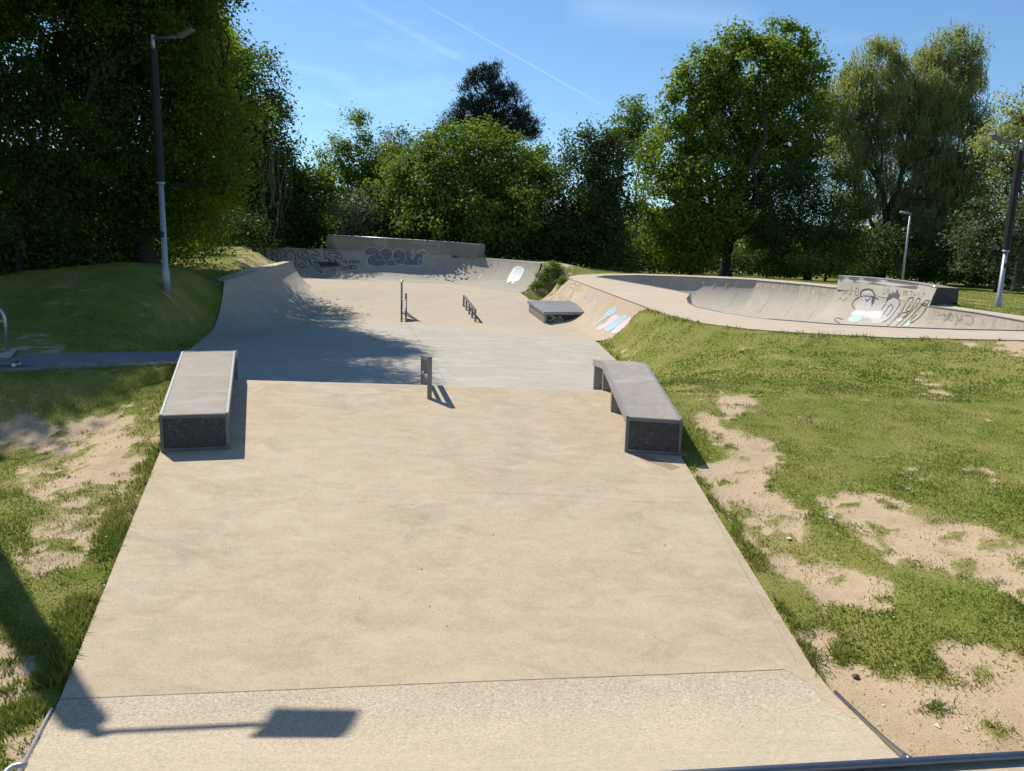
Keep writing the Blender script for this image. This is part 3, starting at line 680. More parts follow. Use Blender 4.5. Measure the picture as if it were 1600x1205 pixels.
# ------------------------------------------------------------------ ledges
def ledge(label, Pi, Po, dxy, Lfar, legs, topmat, flip):
    t = thing('ledge', label, 'skate ledge', (Pi + Po) / 2, 'granite ledges on the apron')
    d = np.array([dxy[0], dxy[1]]); d /= np.linalg.norm(d)
    H = .465
    wv = (Po - Pi); wv[2] = 0
    Yk = 11.85
    def st(s, P, h): x_, y_ = P[0] + d[0] * s, P[1] + d[1] * s; return np.array([x_, y_, float(floor_z(x_, y_)) + h])
    sk = (Yk - Pi[1]) / d[1]; s_end = sk + Lfar
    sec = [0, sk, s_end]
    def top(s, P):                        # height of the straight top at station s
        a, k, e = st(0, P, H), st(sk, P, H), st(s_end, P, H); e = e.copy(); e[2] = k[2] - .11 * Lfar
        if s <= sk: return a + (k - a) * (s / sk)
        return k + (e - k) * ((s - sk) / (e[1] - k[1]) * d[1])
    TT = .105
    mb = MB(); vs = []
    for s in sec:
        i, o = top(s, Pi), top(s, Po); vs += [i, o, o - up3 * TT, i - up3 * TT]
    fs = [(3, 2, 1, 0), (8, 9, 10, 11)]
    for a in (0, 4): fs += [(a + k, a + (k + 1) % 4, a + 4 + (k + 1) % 4, a + 4 + k) for k in range(4)]
    if flip: fs = [tuple(reversed(f)) for f in fs]
    mb.add(vs, fs); mb.build('top', topmat, t, bevel=.006)
    wu = wv / np.linalg.norm(wv)
    for P, s in ((Pi, 1), (Po, -1)):     # steel angles along both long edges
        mb = MB(); pts = [top(u, P) + up3 * .004 + wu * s * .016 for u in sec]
        for a, b in zip(pts[:-1], pts[1:]): mb.bar(a, b, .028, .010)
        mb.build('edge_trim', M['trim'], t)
    dv = np.array([d[0], d[1], 0])
    def panel(s, th, ins, mat, name, mb=None):
        a, o = st(s, Pi, -.12), st(s, Po, -.12); a = a + wu * ins; o = o - wu * ins
        ta, to = top(s, Pi) - up3 * (TT + .003) + wu * ins, top(s, Po) - up3 * (TT + .003) - wu * ins
        bot = [a, o, o + dv * th, a + dv * th]; sl = .145 if s < sk else -.12
        tops = [ta, to, to + dv * th + up3 * sl * th, ta + dv * th + up3 * sl * th]
        return MB().hexa(bot, tops).build(name, mat, t)
    panel(.012, .1, .02, M['leg'], 'end_block')
    # near end plate with frame
    a, o, ta, to = st(0, Pi, .0), st(0, Po, .0), top(0, Pi), top(0, Po)
    f = -dv
    mb = MB().hexa([a + f * .004, o + f * .004, o + f * .02, a + f * .02], [ta + f * .004 - up3 * .004, to + f * .004 - up3 * .004, to + f * .02 - up3 * .004, ta + f * .02 - up3 * .004]); pl = mb.build('end_plate', M['panel'], t)
    mb = MB(); e = f * .026
    for p, r in ((a + wu * .02, ta + wu * .02), (o - wu * .02, to - wu * .02)): mb.bar(p + e, r + e - up3 * .03, .04, .014, f)
    mb.bar(a + e + up3 * .02 + wu * .04, o + e + up3 * .02 - wu * .04, .014, .04); mb.bar(ta + e - up3 * .024 , to + e - up3 * .024, .014, .04)
    mb.build('end_frame', M['coping'], t)
    for s in legs: panel(s, .1, .02, M['leg'], 'leg')
    return t
PiL, PoL = fp(359.5, 701), fp(252, 705); PiR, PoR = fp(975.5, 705), fp(1062.5, 711)
dL = ray(408, 300)[:2]; dR = ray(790, 300)[:2]
ledge('granite ledge with scratched pale top standing left of the rails, shadow on its inner side', PiL, PoL, dL, 1.25, (1.6, 2.6, 3.95), M['granite'], False)
ledge('granite ledge with blue-scuffed inner edge standing on the right beside the grass', PiR, PoR, dR, 1.25, (1.45, 2.45, 3.6), M['granite_worn'], True)

# ------------------------------------------------------------------ rails
def fzp(p, h): return np.array([p[0], p[1], float(floor_z(p[0], p[1])) + h])
r0_ = fp(671, 622.5); rf = at(660, 604, 14.6); rf = fzp(rf, 0)
rail = thing('grind_rail', 'grey flat-bar grind rail with two bars standing over the crest between the ledges', 'grind rail', r0_, 'steel grind rails')
hn, hf = .62, .60
P3 = [r0_ + (rf - r0_) * t for t in (0, .5, 1)]; tn = fzp(r0_, hn); tf = fzp(rf, hf)
dr = rf - r0_; dr[2] = 0; dr /= np.linalg.norm(dr)
for k, (p, w_) in enumerate(zip(P3, (.075, .065, .065))):
    tt = tn + (tf - tn) * (k / 2); b = fzp(p, -.05)
    MB().bar(b, np.array([b[0], b[1], tt[2] - .03]), .07, w_, dr).build('post', M['rail'], rail, bevel=.004)
MB().bar(tn - dr * .036, tf + dr * .036, .072, .07).build('top_rail', M['rail'], rail, bevel=.005)
ln, lf = fzp(P3[0], .30), fzp(P3[2], .30)
MB().bar(ln + dr * .04, lf - dr * .04, .05, .05).build('lower_rail', M['steel'], rail, bevel=.004)

n0, n1 = fp(742.5, 503), fp(724.5, 479)
rail = thing('grind_rail', 'low brown five-post grind rail leaning up the tan slope', 'grind rail', n0, 'steel grind rails')
dd = n1 - n0; dd[2] = 0; dd /= np.linalg.norm(dd)
for k in range(5):
    p = n0 + (n1 - n0) * k / 4; b = fzp(p, -.05); MB().bar(b, fzp(p, .42), .07, .07, dd).build('post', M['rail'], rail)
MB().bar(fzp(n0, .45) - dd * .05, fzp(n1, .45) + dd * .05, .08, .07).build('top_rail', M['rail'], rail, bevel=.005)

a0 = fp(627.5, 503.5); dA = ray(628.5, 430)[:2]; dA = np.array([*(dA / np.linalg.norm(dA)), 0])
kr = thing('kinked_rail', 'tall kinked peak rail seen end-on with a lower twin joined by rungs', 'grind rail', a0, 'steel grind rails')
def kink(off, pk, L_, name):
    sx = np.array([dA[1], -dA[0], 0]) * off
    p0 = fzp(a0 + sx, .02); p1 = fzp(a0 + sx + dA * L_, pk); p2 = fzp(a0 + sx + dA * 2 * L_, .04)
    MB().tube([p0 - up3 * .08, p0 + (p1 - p0) * .5, p1 - (p1 - p0) * .06, p1 + up3 * .02, p1 + (p2 - p1) * .06, p1 + (p2 - p1) * .5, p2], .04, 10).build(name, M['rail_blue'], kr, smooth=True)
    MB().tube([fzp(p1, -.05), p1], .04, 8).build('post', M['rail'], kr, smooth=True)
    return p0, p1, p2
m0, m1, m2 = kink(0, 1.5, 1.3, 'tall_rail'); k0, k1, k2 = kink(.17, .95, 1.3, 'low_rail')
for t in (.38, .8):
    MB().tube([k0 + (k1 - k0) * t + np.array([-.17, 0, 0]), k0 + (k1 - k0) * t], .016, 6).build('rung', M['steel'], kr, smooth=True)
MB().hexa([k0 + up3 * .05, fzp(k1, .04), k1 - up3 * .05], [p + np.array([.012, 0, 0]) for p in (k0 + up3 * .05, fzp(k1, .04), k1 - up3 * .05)]).build('panel', M['rail'], kr)

# ------------------------------------------------------------------ near quarter pipe and platform
nq = thing('quarter_pipe', 'pale aggregate quarter pipe in the foreground with steel side edges', 'skate ramp', JL, 'concrete quarter pipes')
Jq = resample(joint, 25); Cq = np.array(coping_line); Jq[:, 2] = floor_z(Jq[:, 0], Jq[:, 1]) + .001
# blend so that the lower part is tangent to the apron
REd = lerp_list([(1267, 1040), (1303, 1085), (1340, 1121), (1378, 1158), (1412, 1191)], 22); LEd = lerp_list([(93, 1094), (66, 1147), (40, 1200), (8, 1265)], 22)
rows = []
for k, u in enumerate(np.linspace(0, 1, 22)):
    za = Jq[0][2] + (cz - Jq[0][2]) * (.03 * u + .97 * u ** 3.4); zb_ = Jq[-1][2] + (cz - Jq[-1][2]) * (.03 * u + .97 * u ** 3.4)
    a, b = onz(*LEd[k], za), onz(*REd[k], zb_); t = np.linspace(0, 1, 25)[:, None]; rr = a + (b - a) * t
    jo = (Jq - (Jq[0] + (Jq[-1] - Jq[0]) * t)) * (1 - u); rr = rr + jo; rows.append(rr)
nramp = MB().grid(rows).build('ramp_surface', M['aggregate'], nq, smooth=True)
for sd, nm in ((0, 1), (-1, -1)):
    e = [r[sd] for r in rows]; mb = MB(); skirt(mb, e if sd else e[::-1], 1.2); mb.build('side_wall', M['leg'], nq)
    v = (Jq[0] - Jq[-1]) * (1 if sd == 0 else -1); v /= np.linalg.norm(v)
    mb = MB()
    e2 = e[2:] if sd == 0 else e[5:]
    mb.tube([p + v * .018 + up3 * .008 for p in e2], .013, 8); mb.build('steel_edge', M['trim'] if sd == 0 else M['coping'], nq, smooth=True)
cd = (c1 - c0) / np.linalg.norm(c1 - c0); nb = np.array([cd[1], -cd[0], 0]); nb = nb if nb[1] < 0 else -nb
plf = thing('platform', 'tan concrete viewing platform with dark steel coping in the foreground', 'platform', c0 + nb * 1.5)
A_, B_ = c0 - cd * .02, c1 + cd * 4.0
MB().hexa([p - up3 * 1.8 for p in (A_ - nb * .004, A_ + nb * 6, B_ + nb * 6, B_ - nb * .004)], [p - up3 * .012 for p in (A_ - nb * .004, A_ + nb * 6, B_ + nb * 6, B_ - nb * .004)]).build('deck', M['slab'], plf)
MB().tube([A_ + cd * .01 + nb * .01 + up3 * .008, c1 + nb * .01 + up3 * .008, B_ + nb * .01 + up3 * .006], .014, 14).build('coping', M['coping'], plf, smooth=True)
MB().tube([onz(*p, 1.22) for p in ((4, 1214), (12, 1203.5), (20, 1198), (30, 1195.5), (41, 1195.5))], .012, 8).build('handrail_end', M['pole'], plf, smooth=True)

# ------------------------------------------------------------------ strokes and fills of paint on the concrete
SURF = {'bramp': lramp}
BV = {k: bvh_of(o) for k, o in dict(lramp=lramp, bramp=bramp, bwall=bwall, bank=bank, basin=basin, ext=ext, body=body, slab=slab, grey=greyf, tan=tanf, nramp=nramp).items()}
def hit(px, py, keys):
    d = ray(px, py); d = Vector(d / np.linalg.norm(d)); best = None
    for k in keys:
        h = BV[k].ray_cast(Vector(CAM), d)
        if h[0] is not None and (best is None or h[3] < best[3]): best = h
    if best is None: return None
    n = best[1]
    if n.dot(d) > 0: n = -n
    return np.array(best[0]), np.array(n)
def stroke(mb, pts, w, keys, off=.006, curve=True):
    pts = np.array(pts, float)
    if curve and len(pts) > 2:
        out = []
        P = np.vstack([2 * pts[0] - pts[1], pts, 2 * pts[-1] - pts[-2]])
        for i in range(1, len(P) - 2):
            for t in np.linspace(0, 1, 6, endpoint=False):
                a, b, c, d = P[i - 1], P[i], P[i + 1], P[i + 2]
                out.append(.5 * ((2 * b) + (c - a) * t + (2 * a - 5 * b + 4 * c - d) * t * t + (3 * b - a - 3 * c + d) * t ** 3))
        out.append(pts[-1]); pts = np.array(out)
    q_ = [pts[0]]
    for a, b in zip(pts[:-1], pts[1:]):
        k = max(1, int(np.hypot(*(b - a)) / 3)); q_ += [a + (b - a) * j / k for j in range(1, k + 1)]
    H = []
    def flush():
        if len(H) < 2: return
        P = [h[0] for h in H]; vs = []
        for i, (p, n) in enumerate(H):
            t = P[min(i + 1, len(P) - 1)] - P[max(i - 1, 0)]; t /= np.linalg.norm(t) + 1e-9
            s_ = np.cross(n, t); s_ /= np.linalg.norm(s_) + 1e-9
            dist = np.linalg.norm(p - CAM); ww = w * dist / F * .5
            vs += [p + s_ * ww + n * off, p - s_ * ww + n * off]
        mb.add(vs, [(2 * i, 2 * i + 1, 2 * i + 3, 2 * i + 2) for i in range(len(P) - 1)])
    for c in q_:
        h = hit(c[0], c[1], keys)
        if h is None or (H and np.linalg.norm(h[0] - H[-1][0]) > 1.2): flush(); H = []
        if h is not None: H.append(h)
    flush()
def fill(mb, poly, keys, off=.004, sp=2.0):
    poly = np.array(poly, float); lo = poly.min(0); hi = poly.max(0)
    pts = []
    for i in range(len(poly)):
        a, b = poly[i], poly[(i + 1) % len(poly)]; k = max(1, int(np.hypot(*(b - a)) / sp)); pts += [a + (b - a) * j / k for j in range(k)]
    n = len(pts); gx_, gy_ = np.meshgrid(np.arange(lo[0], hi[0], sp), np.arange(lo[1], hi[1], sp)); gx_ = gx_.ravel(); gy_ = gy_.ravel()
    m = pip(gx_, gy_, poly) & (edge_dist(gx_, gy_, poly)[0] > sp * .4)
    P = pts + list(zip(gx_[m], gy_[m]))
    vv, ee, ff, *_ = delaunay_2d_cdt([Vector((float(p[0]), float(p[1]))) for p in P], [(i, (i + 1) % n) for i in range(n)], [], 0, 1e-4)
    V = np.array([tuple(v) for v in vv]); hs = [hit(v[0], v[1], keys) for v in V]
    fs = []
    for f in ff:
        c = V[list(f)].mean(0)
        if pip(np.array([c[0]]), np.array([c[1]]), poly)[0] and all(hs[i] is not None for i in f): fs.append(tuple(f))
    mb.add([h[0] + h[1] * off if h is not None else (0, 0, -5) for h in hs], fs)
def tr_(pts, ox, oy, sc): return [(ox + p[0] / sc, oy + p[1] / sc) for p in pts]
def art(name, mat, parent, strokes=(), fills=(), w=1.2, keys=(), T=(0, 0, 1), off=.006, label=None):
    mb = MB()
    for f in fills:
        m2 = MB(); fill(m2, tr_(f, *T), keys, off - .002)
        if m2.f:
            o = m2.build('paint_patch', M[mat], parent)
            if label: o['label'] = label
    for s_ in strokes: stroke(mb, tr_(s_, *T), w, keys, off)
    if not mb.f: return None
    o = mb.build(name, M[mat], parent)
    if label: o['label'] = label
    return o
T1 = (400, 350, 6.154); T2 = (640, 370, 6.667); T3 = (840, 420, 8.421); T4 = (1290, 420, 7.273)
KB = ('bramp', 'bwall')
art('graffiti', 'black', bq, [
    [(212, 378), (190, 320), (165, 270), (155, 243), (205, 235), (265, 255), (282, 290), (260, 328), (215, 352), (205, 372)], [(200, 268), (236, 280), (240, 306), (210, 326), (200, 268)],
    [(285, 365), (290, 305), (320, 255), (355, 265), (380, 320), (382, 395), (360, 420)],
    [(482, 266), (440, 248), (405, 265), (400, 302), (430, 330), (470, 352), (480, 390), (450, 416), (412, 406), (430, 376), (456, 380)], [(492, 282), (460, 275), (442, 296), (482, 330), (522, 372), (510, 416), (440, 421)],
    [(480, 240), (560, 250), (604, 290), (590, 312), (545, 290), (540, 320), (602, 356), (590, 372), (560, 360), (592, 412), (650, 420), (720, 416)], [(480, 240), (500, 300), (532, 382), (572, 422), (632, 472), (620, 438)],
    [(655, 250), (670, 330), (692, 332), (730, 437), (756, 437), (700, 330)], [(655, 250), (760, 264), (827, 310), (815, 336), (760, 330), (762, 352), (842, 412), (868, 432), (838, 436), (760, 362), (720, 345)], [(700, 274), (760, 286), (787, 310), (722, 316), (700, 274)],
    [(865, 416), (900, 400), (950, 404), (966, 420), (920, 432), (865, 416)], [(900, 408), (920, 408), (920, 424), (902, 422), (900, 408)],
    [(830, 372), (850, 348), (862, 376)], [(872, 348), (868, 374), (886, 372)], [(896, 350), (906, 374), (922, 347)], [(946, 348), (930, 352), (930, 374), (946, 373)], [(932, 362), (944, 361)], [(968, 348), (956, 352), (954, 374), (970, 373)], [(993, 349), (978, 358), (992, 368), (974, 377)]],
    [[(590, 365), (770, 366), (800, 406), (620, 412)]], 1.25, KB, T1, label='black outline lettering reading POSER')
paint('fade', (.15, .145, .15)); paint('buff', (.30, .275, .24))
art('graffiti', 'fade', bq, fills=[[(1050, 250), (1090, 226), (1145, 226), (1195, 262), (1240, 236), (1300, 244), (1330, 262), (1370, 243), (1420, 265), (1500, 262), (1598, 262), (1598, 395), (1400, 390), (1300, 404), (1180, 408), (1110, 405), (1070, 375), (1075, 330), (1050, 295)]], keys=KB, T=T1, off=.005)
art('graffiti', 'lilac', bq, [
    [(1050, 296), (1040, 256), (1085, 225), (1145, 225), (1197, 265), (1190, 290), (1222, 320), (1215, 350), (1150, 345)], [(1050, 296), (1100, 301), (1152, 295)], [(1100, 301), (1070, 332), (1070, 376), (1110, 405), (1180, 409), (1242, 396), (1252, 360), (1225, 345)],
    [(1195, 256), (1240, 232), (1292, 240), (1312, 276), (1300, 322), (1272, 346), (1322, 342), (1382, 330)], [(1320, 262), (1370, 240), (1422, 265), (1442, 320), (1420, 372), (1370, 386), (1320, 352), (1316, 305), (1320, 262)],
    [(1522, 258), (1500, 300), (1494, 330), (1510, 342), (1530, 300), (1560, 260), (1600, 245), (1640, 262)], [(1160, 411), (1240, 400), (1300, 406), (1400, 390), (1450, 402), (1560, 406), (1620, 398)]], w=1.2, keys=KB, T=T1, off=.008, label='pale bubble letters on dark paint')
art('graffiti', 'lilac', bq, [[(0, 182), (10, 160), (46, 150), (40, 192), (20, 232)], [(95, 182), (110, 150), (150, 144), (186, 170), (192, 222), (160, 272), (100, 286), (90, 250), (110, 220), (130, 252), (141, 200)], [(0, 302), (60, 300), (120, 296), (172, 275)]], w=1.2, keys=KB, T=T2, off=.008)
art('graffiti', 'paleblue', bq, [[(1092, 303), (1064, 340), (1076, 390), (1132, 408)]], w=2.0, keys=KB, T=T1, off=.010)
art('graffiti', 'redpink', bq, [[(280, 310), (316, 340), (326, 380), (305, 412)], [(385, 280), (401, 310), (385, 340), (360, 356)]], w=1.1, keys=KB, T=T2)
art('graffiti', 'purple', bq, fills=[[(425, 185), (470, 195), (515, 200), (512, 222), (470, 225), (430, 210)]], keys=KB, T=T2)
art('graffiti', 'white', bq, [[(752, 388), (720, 432)], [(826, 280), (806, 300)]], [[(1065, 350), (1085, 320), (1120, 305), (1160, 310), (1190, 330), (1190, 360), (1170, 400), (1150, 435), (1130, 455), (1100, 465), (1075, 490), (1060, 490), (1075, 455), (1050, 465), (1030, 475), (1005, 475), (1020, 440), (1045, 390)]], 1.0, KB, T2, label='white doodle of a blob on legs')
art('graffiti', 'greywhite', bq, [[(1110, 330), (1150, 335), (1165, 355), (1140, 375), (1110, 360), (1125, 345)], [(1080, 380), (1130, 395), (1160, 380)], [(1070, 410), (1110, 420), (1140, 410)], [(1060, 430), (1100, 445)]], w=.7, keys=KB, T=T2, off=.010)
art('graffiti', 'dark', bq, [[(965, 472), (1010, 481)], [(1030, 489), (1062, 496)]], w=.9, keys=KB, T=T2)
art('scuff', 'chalk', qp, [[(372, 400), (388, 445)], [(392, 410), (410, 455)], [(412, 405), (440, 470)], [(430, 430), (470, 485)], [(455, 455), (480, 490)], [(380, 425), (425, 420)], [(405, 455), (450, 440)], [(575, 320), (600, 372), (640, 420)], [(400, 470), (440, 540), (485, 590)], [(520, 590), (560, 640)], [(590, 595), (650, 635)], [(690, 545), (716, 562)]], w=.8, keys=('lramp',), T=(300, 340, 4), label='white scratch marks')
KK = ('bank',)
art('graffiti', 'brown', bowl, [[(330, 190), (290, 250), (240, 330), (205, 372)], [(352, 190), (330, 216), (295, 225)], [(400, 160), (330, 270), (260, 360)], [(432, 170), (370, 260), (275, 400)], [(420, 236), (450, 194), (502, 205), (480, 262), (420, 240)], [(480, 200), (520, 222), (572, 214), (582, 240), (560, 280), (525, 297), (508, 286), (550, 250), (530, 220)], [(442, 250), (350, 350), (285, 412)], [(520, 240), (450, 330), (345, 412)], [(216, 304), (185, 330), (206, 326)], [(236, 384), (185, 390), (168, 411), (212, 405)], [(470, 330), (430, 350), (425, 371), (450, 370), (378, 411), (420, 406)], [(352, 360), (320, 400), (290, 406)]], w=.9, keys=KK, T=T3, label='brown outline lettering')
art('graffiti', 'tagpink', bowl, [[(620, 350), (690, 335), (742, 345)], [(585, 402), (640, 350), (610, 412), (680, 345), (650, 422), (720, 350), (690, 432), (764, 350)], [(600, 430), (650, 441), (722, 400)], [(662, 450), (640, 472)], [(745, 440), (772, 470), (710, 496)]], w=1.1, keys=KK, T=T3, label='small pink tag')
cy = [[(880, 600), (920, 560), (980, 515), (1030, 505), (1050, 525), (1020, 580), (950, 620), (880, 660), (800, 720), (760, 750), (745, 745), (800, 700), (860, 640)], [(870, 810), (920, 750), (1000, 690), (1080, 640), (1160, 605), (1185, 625), (1150, 670), (1080, 720), (1010, 780), (940, 820)]]
pk = [[(940, 660), (1010, 605), (1060, 610), (1075, 640), (1010, 680), (950, 720), (870, 780), (800, 810), (770, 790), (820, 750), (900, 710)], [(970, 840), (1010, 790), (1100, 710), (1180, 650), (1220, 640), (1225, 680), (1150, 760), (1080, 820), (1010, 850)]]
art('graffiti', 'pink', bowl, fills=pk, keys=KK, T=T3, off=.006, label='pale pink bubble shapes'); art('graffiti', 'cyan', bowl, fills=cy, keys=KK, T=T3, off=.009, label='pale blue bubble shapes')
art('graffiti', 'white', bowl, [p + [p[0]] for p in cy + pk], w=.5, keys=KK, T=T3, off=.012)
art('lettering', 'chalk', pad, [[(150, 625), (192, 620), (200, 640), (190, 670), (160, 686), (138, 674)], [(214, 652), (236, 648), (228, 636), (212, 645), (216, 688), (242, 684)], [(256, 645), (250, 690)], [(270, 637), (306, 635), (264, 690), (302, 690)], [(314, 662), (318, 690), (332, 660)]], w=.7, keys=('body',), T=T3, off=.012, label='white scrawl reading JEIZ')
KE = ('ext', 'basin')
art('graffiti', 'greywhite', bowl, fills=[[(300, 500), (350, 470), (340, 430), (400, 320), (420, 262), (500, 242), (550, 290), (545, 340), (600, 362), (690, 380), (720, 340), (780, 330), (830, 350), (858, 410), (850, 470), (800, 520), (720, 580), (620, 615), (545, 622), (500, 570), (420, 560), (380, 605), (275, 605), (255, 580), (290, 530)]], keys=KE, T=T4, off=.006, label='pale bubble lettering on the bowl wall')
art('graffiti', 'white', bowl, fills=[[(290, 505), (360, 472), (450, 490), (560, 482), (650, 490), (620, 560), (560, 568), (450, 530), (330, 530)]], keys=KE, T=T4, off=.009)
art('graffiti', 'mint', bowl, fills=[[(252, 572), (330, 534), (420, 542), (400, 580), (330, 612), (272, 603)], [(805, 590), (850, 555), (890, 570), (860, 600), (820, 605)], [(882, 655), (960, 577), (982, 600), (940, 655)]], keys=KE, T=T4, off=.012)
art('graffiti', 'black', bowl, [[(330, 452), (305, 420), (320, 370), (380, 325), (460, 310), (550, 320), (602, 350)], [(455, 340), (470, 366), (512, 335)], [(640, 462), (690, 390), (720, 345), (780, 325), (830, 345), (846, 390), (830, 430), (780, 500), (730, 560), (650, 612)], [(660, 522), (720, 430), (750, 410), (766, 440), (740, 490), (690, 542)],
    [(700, 655), (800, 560), (880, 460), (950, 340), (1002, 345), (920, 470), (962, 476), (1045, 345), (1077, 355), (1020, 440), (900, 560), (800, 652)], [(820, 560), (880, 500), (937, 515), (870, 560)], [(860, 652), (960, 560), (1060, 450), (1130, 395), (1152, 430), (1080, 540), (980, 612), (968, 590), (1040, 520)], [(1085, 395), (1130, 420), (1182, 370), (1140, 364), (1100, 400)], [(162, 622), (105, 590), (130, 560), (200, 580)]], w=1.15, keys=KE, T=T4, off=.014)
art('graffiti', 'dark', bowl, [[(395, 300), (410, 255), (460, 235), (520, 240), (550, 280), (560, 310)]], [[(690, 360), (720, 290), (730, 270), (755, 295), (765, 255), (790, 285), (820, 230), (830, 285), (850, 290), (830, 330), (780, 330), (730, 345)], [(530, 312), (562, 330), (555, 370), (525, 430), (525, 370)]], 2.2, KE, T4, off=.016)
art('graffiti', 'faint', bowl, [[(200, 300), (230, 250), (262, 245)], [(215, 275), (250, 275)], [(300, 200), (285, 290), (262, 285)], [(350, 215), (340, 290), (370, 302), (376, 230), (350, 215)], [(670, 210), (650, 282), (690, 280)], [(690, 240), (700, 272), (730, 240), (700, 235)], [(890, 250), (890, 302)], [(895, 250), (932, 265), (900, 280), (932, 302)], [(960, 258), (986, 262), (965, 302)], [(1010, 270), (1000, 300), (1020, 302), (1030, 275)], [(1060, 270), (1055, 312)], [(1100, 285), (1132, 280), (1090, 330)], [(130, 370), (170, 330), (200, 360), (250, 330)],
    [(1290, 490), (1280, 532), (1340, 520), (1382, 560), (1350, 592)], [(1395, 520), (1430, 510), (1452, 560), (1420, 592), (1395, 560), (1395, 520)], [(1480, 520), (1502, 560), (1490, 612), (1470, 642)], [(1500, 590), (1552, 570)], [(1580, 530), (1640, 530), (1680, 580), (1650, 640), (1590, 620)]], w=.7, keys=KE, T=T4, off=.012, label='faint grey tags')
art('buffed_patch', 'buff', bq, fills=[[(640, 377), (688, 380), (686, 396), (642, 393)], [(583, 373), (606, 374), (604, 385), (585, 384)]], keys=KB, off=.004)
art('wheel_mark', 'faint', bq, [[(xx, 437), (xx + sl * .5, 424), (xx + sl * .8, 410)] for xx, sl in ((655, 14), (668, 22), (706, 9), (719, 24), (733, 18), (751, 26), (768, 14), (778, 30), (618, 8))], w=.35, keys=KB)
art('wheel_mark', 'faint', bowl, [[(900, 500), (908, 480), (917, 458)], [(915, 512), (928, 490), (936, 462)], [(930, 520), (948, 500), (958, 474)], [(955, 512), (972, 494), (985, 476)], [(880, 488), (890, 470), (897, 450)]], w=.3, keys=KK)
art('wheel_mark', 'faint', bowl, [[(1140, 478), (1150, 462), (1154, 446)], [(1185, 490), (1200, 470), (1208, 450)], [(1225, 496), (1240, 474), (1248, 452)], [(1262, 500), (1276, 480), (1284, 456)]], w=.35, keys=('basin',))
# joints and cracks in the floors
art('joint', 'crack', slab, [[(500, 761), (620, 768), (760, 770), (900, 776), (1000, 784), (1112, 786)]], w=.25, keys=('slab',), off=.0025)
art('joint', 'crack', slab, [[(95, 1092.5), (160, 1089.6), (430, 1078.5), (700, 1067), (1000, 1055.5), (1235, 1046)]], w=.8, keys=('slab',), off=.0025)
art('joint', 'crack', slab, [[(1112, 800), (1170, 905), (1232, 1012), (1244, 1036)]], w=.45, keys=('slab',), off=.0025)
art('joint', 'crack', greyf, [[(637, 506), (660, 541), (698, 600)]], w=.55, keys=('grey',), off=.003)
art('stain', 'stain', slab, fills=[[(992, 711), (1012, 711), (1030, 719), (1062, 730), (1050, 735), (1022, 724), (1006, 720)]], keys=('slab',), off=.004)

M['dirt'] = plain('dry_dirt', (.43, .325, .21), .95, 0, .3, 20)
art('dirt_smear', 'dirt', nq, fills=[[(1222, 1046), (1264, 1039), (1303, 1084), (1345, 1124), (1330, 1122), (1285, 1092), (1262, 1066), (1240, 1054)]], keys=('nramp', 'slab'), off=.004)
# small dark leaf scraps blown over the floors
nl = 40; Yl = 4.6 * (20 / 4.6) ** rng.random(nl); Xl = rng.uniform(-.42, .3, nl) * Yl; kl = pip(Xl, Yl, slab_poly) | pip(Xl, Yl, grey_poly); Xl, Yl = Xl[kl], Yl[kl]; nl = len(Xl)
al = rng.uniform(0, 6.28, nl); rl = rng.uniform(.006, .014, nl); Pl = np.column_stack([Xl, Yl, floor_z(Xl, Yl) + .008]); ul = np.column_stack([np.cos(al), np.sin(al), rng.uniform(-.1, .1, nl)]) * rl[:, None]; vl = np.column_stack([-np.sin(al), np.cos(al), rng.uniform(0, .3, nl)]) * rl[:, None] * .5
o = fast_mesh('leaf_litter', np.stack([Pl - ul, Pl + vl, Pl + ul, Pl - vl], 1), 4, plain('dry_leaf', (.12, .085, .045), .9)); tag(o, 'tiny dry leaf scraps scattered over the concrete', None, None, 'stuff')

# ------------------------------------------------------------------ lamp posts
def lamp(label, base, H, arm, sleeve=(.44, .97), head=.5, s=1.0, hw=1.0):
    b = np.array(base, float); t = thing('lamp_post', label, 'street lamp', b, 'tall lamp posts around the skatepark')
    arm = np.array([arm[0], arm[1], 0.]); arm /= np.linalg.norm(arm)
    MB().tube([b - up3 * .3, b + up3 * .55, b + up3 * .6, b + up3 * H * sleeve[0]], [.105 * s, .105 * s, .082 * s, .075 * s], 16).build('pole', M['pole'], t, smooth=True)
    MB().box(b + up3 * 1.6 + np.array([0, -.085 * s, 0]), (.09, .02, .16)).build('number_plate', M['paddark'], t)
    MB().tube([b + up3 * (H * sleeve[0] - .01), b + up3 * (H * sleeve[0] + .05)], .12 * s, 12).build('collar', M['pole'], t, smooth=True)
    MB().tube([b + up3 * (H * sleeve[0] + .05), b + up3 * H * sleeve[1]], [.125 * s, .115 * s], 8).build('sleeve', M['sleeve'], t)
    top = b + up3 * (H + .18)
    MB().tube([b + up3 * H * sleeve[1], top], .05 * s, 12).build('spigot', M['pole'], t, smooth=True)
    e = top - up3 * .08 + arm * .85 * s; MB().tube([top - up3 * .1, e], .036 * s, 10).build('arm', M['lamphead'], t, smooth=True)
    sx = np.array([-arm[1], arm[0], 0]); du = arm * .92 + up3 * .33; du /= np.linalg.norm(du); nn = np.cross(sx, du)
    h0 = e + du * .02; h1 = e + du * head
    MB().hexa([h0 - sx * hw * .10 - nn * .04, h0 + sx * hw * .10 - nn * .04, h1 + sx * hw * .11 - nn * .02, h1 - sx * hw * .11 - nn * .02], [h0 - sx * hw * .09 + nn * .05, h0 + sx * hw * .09 + nn * .05, h1 + sx * hw * .10 + nn * .02, h1 - sx * hw * .10 + nn * .02]).build('lamp_head', M['lamphead'], t, bevel=.012)
    return t
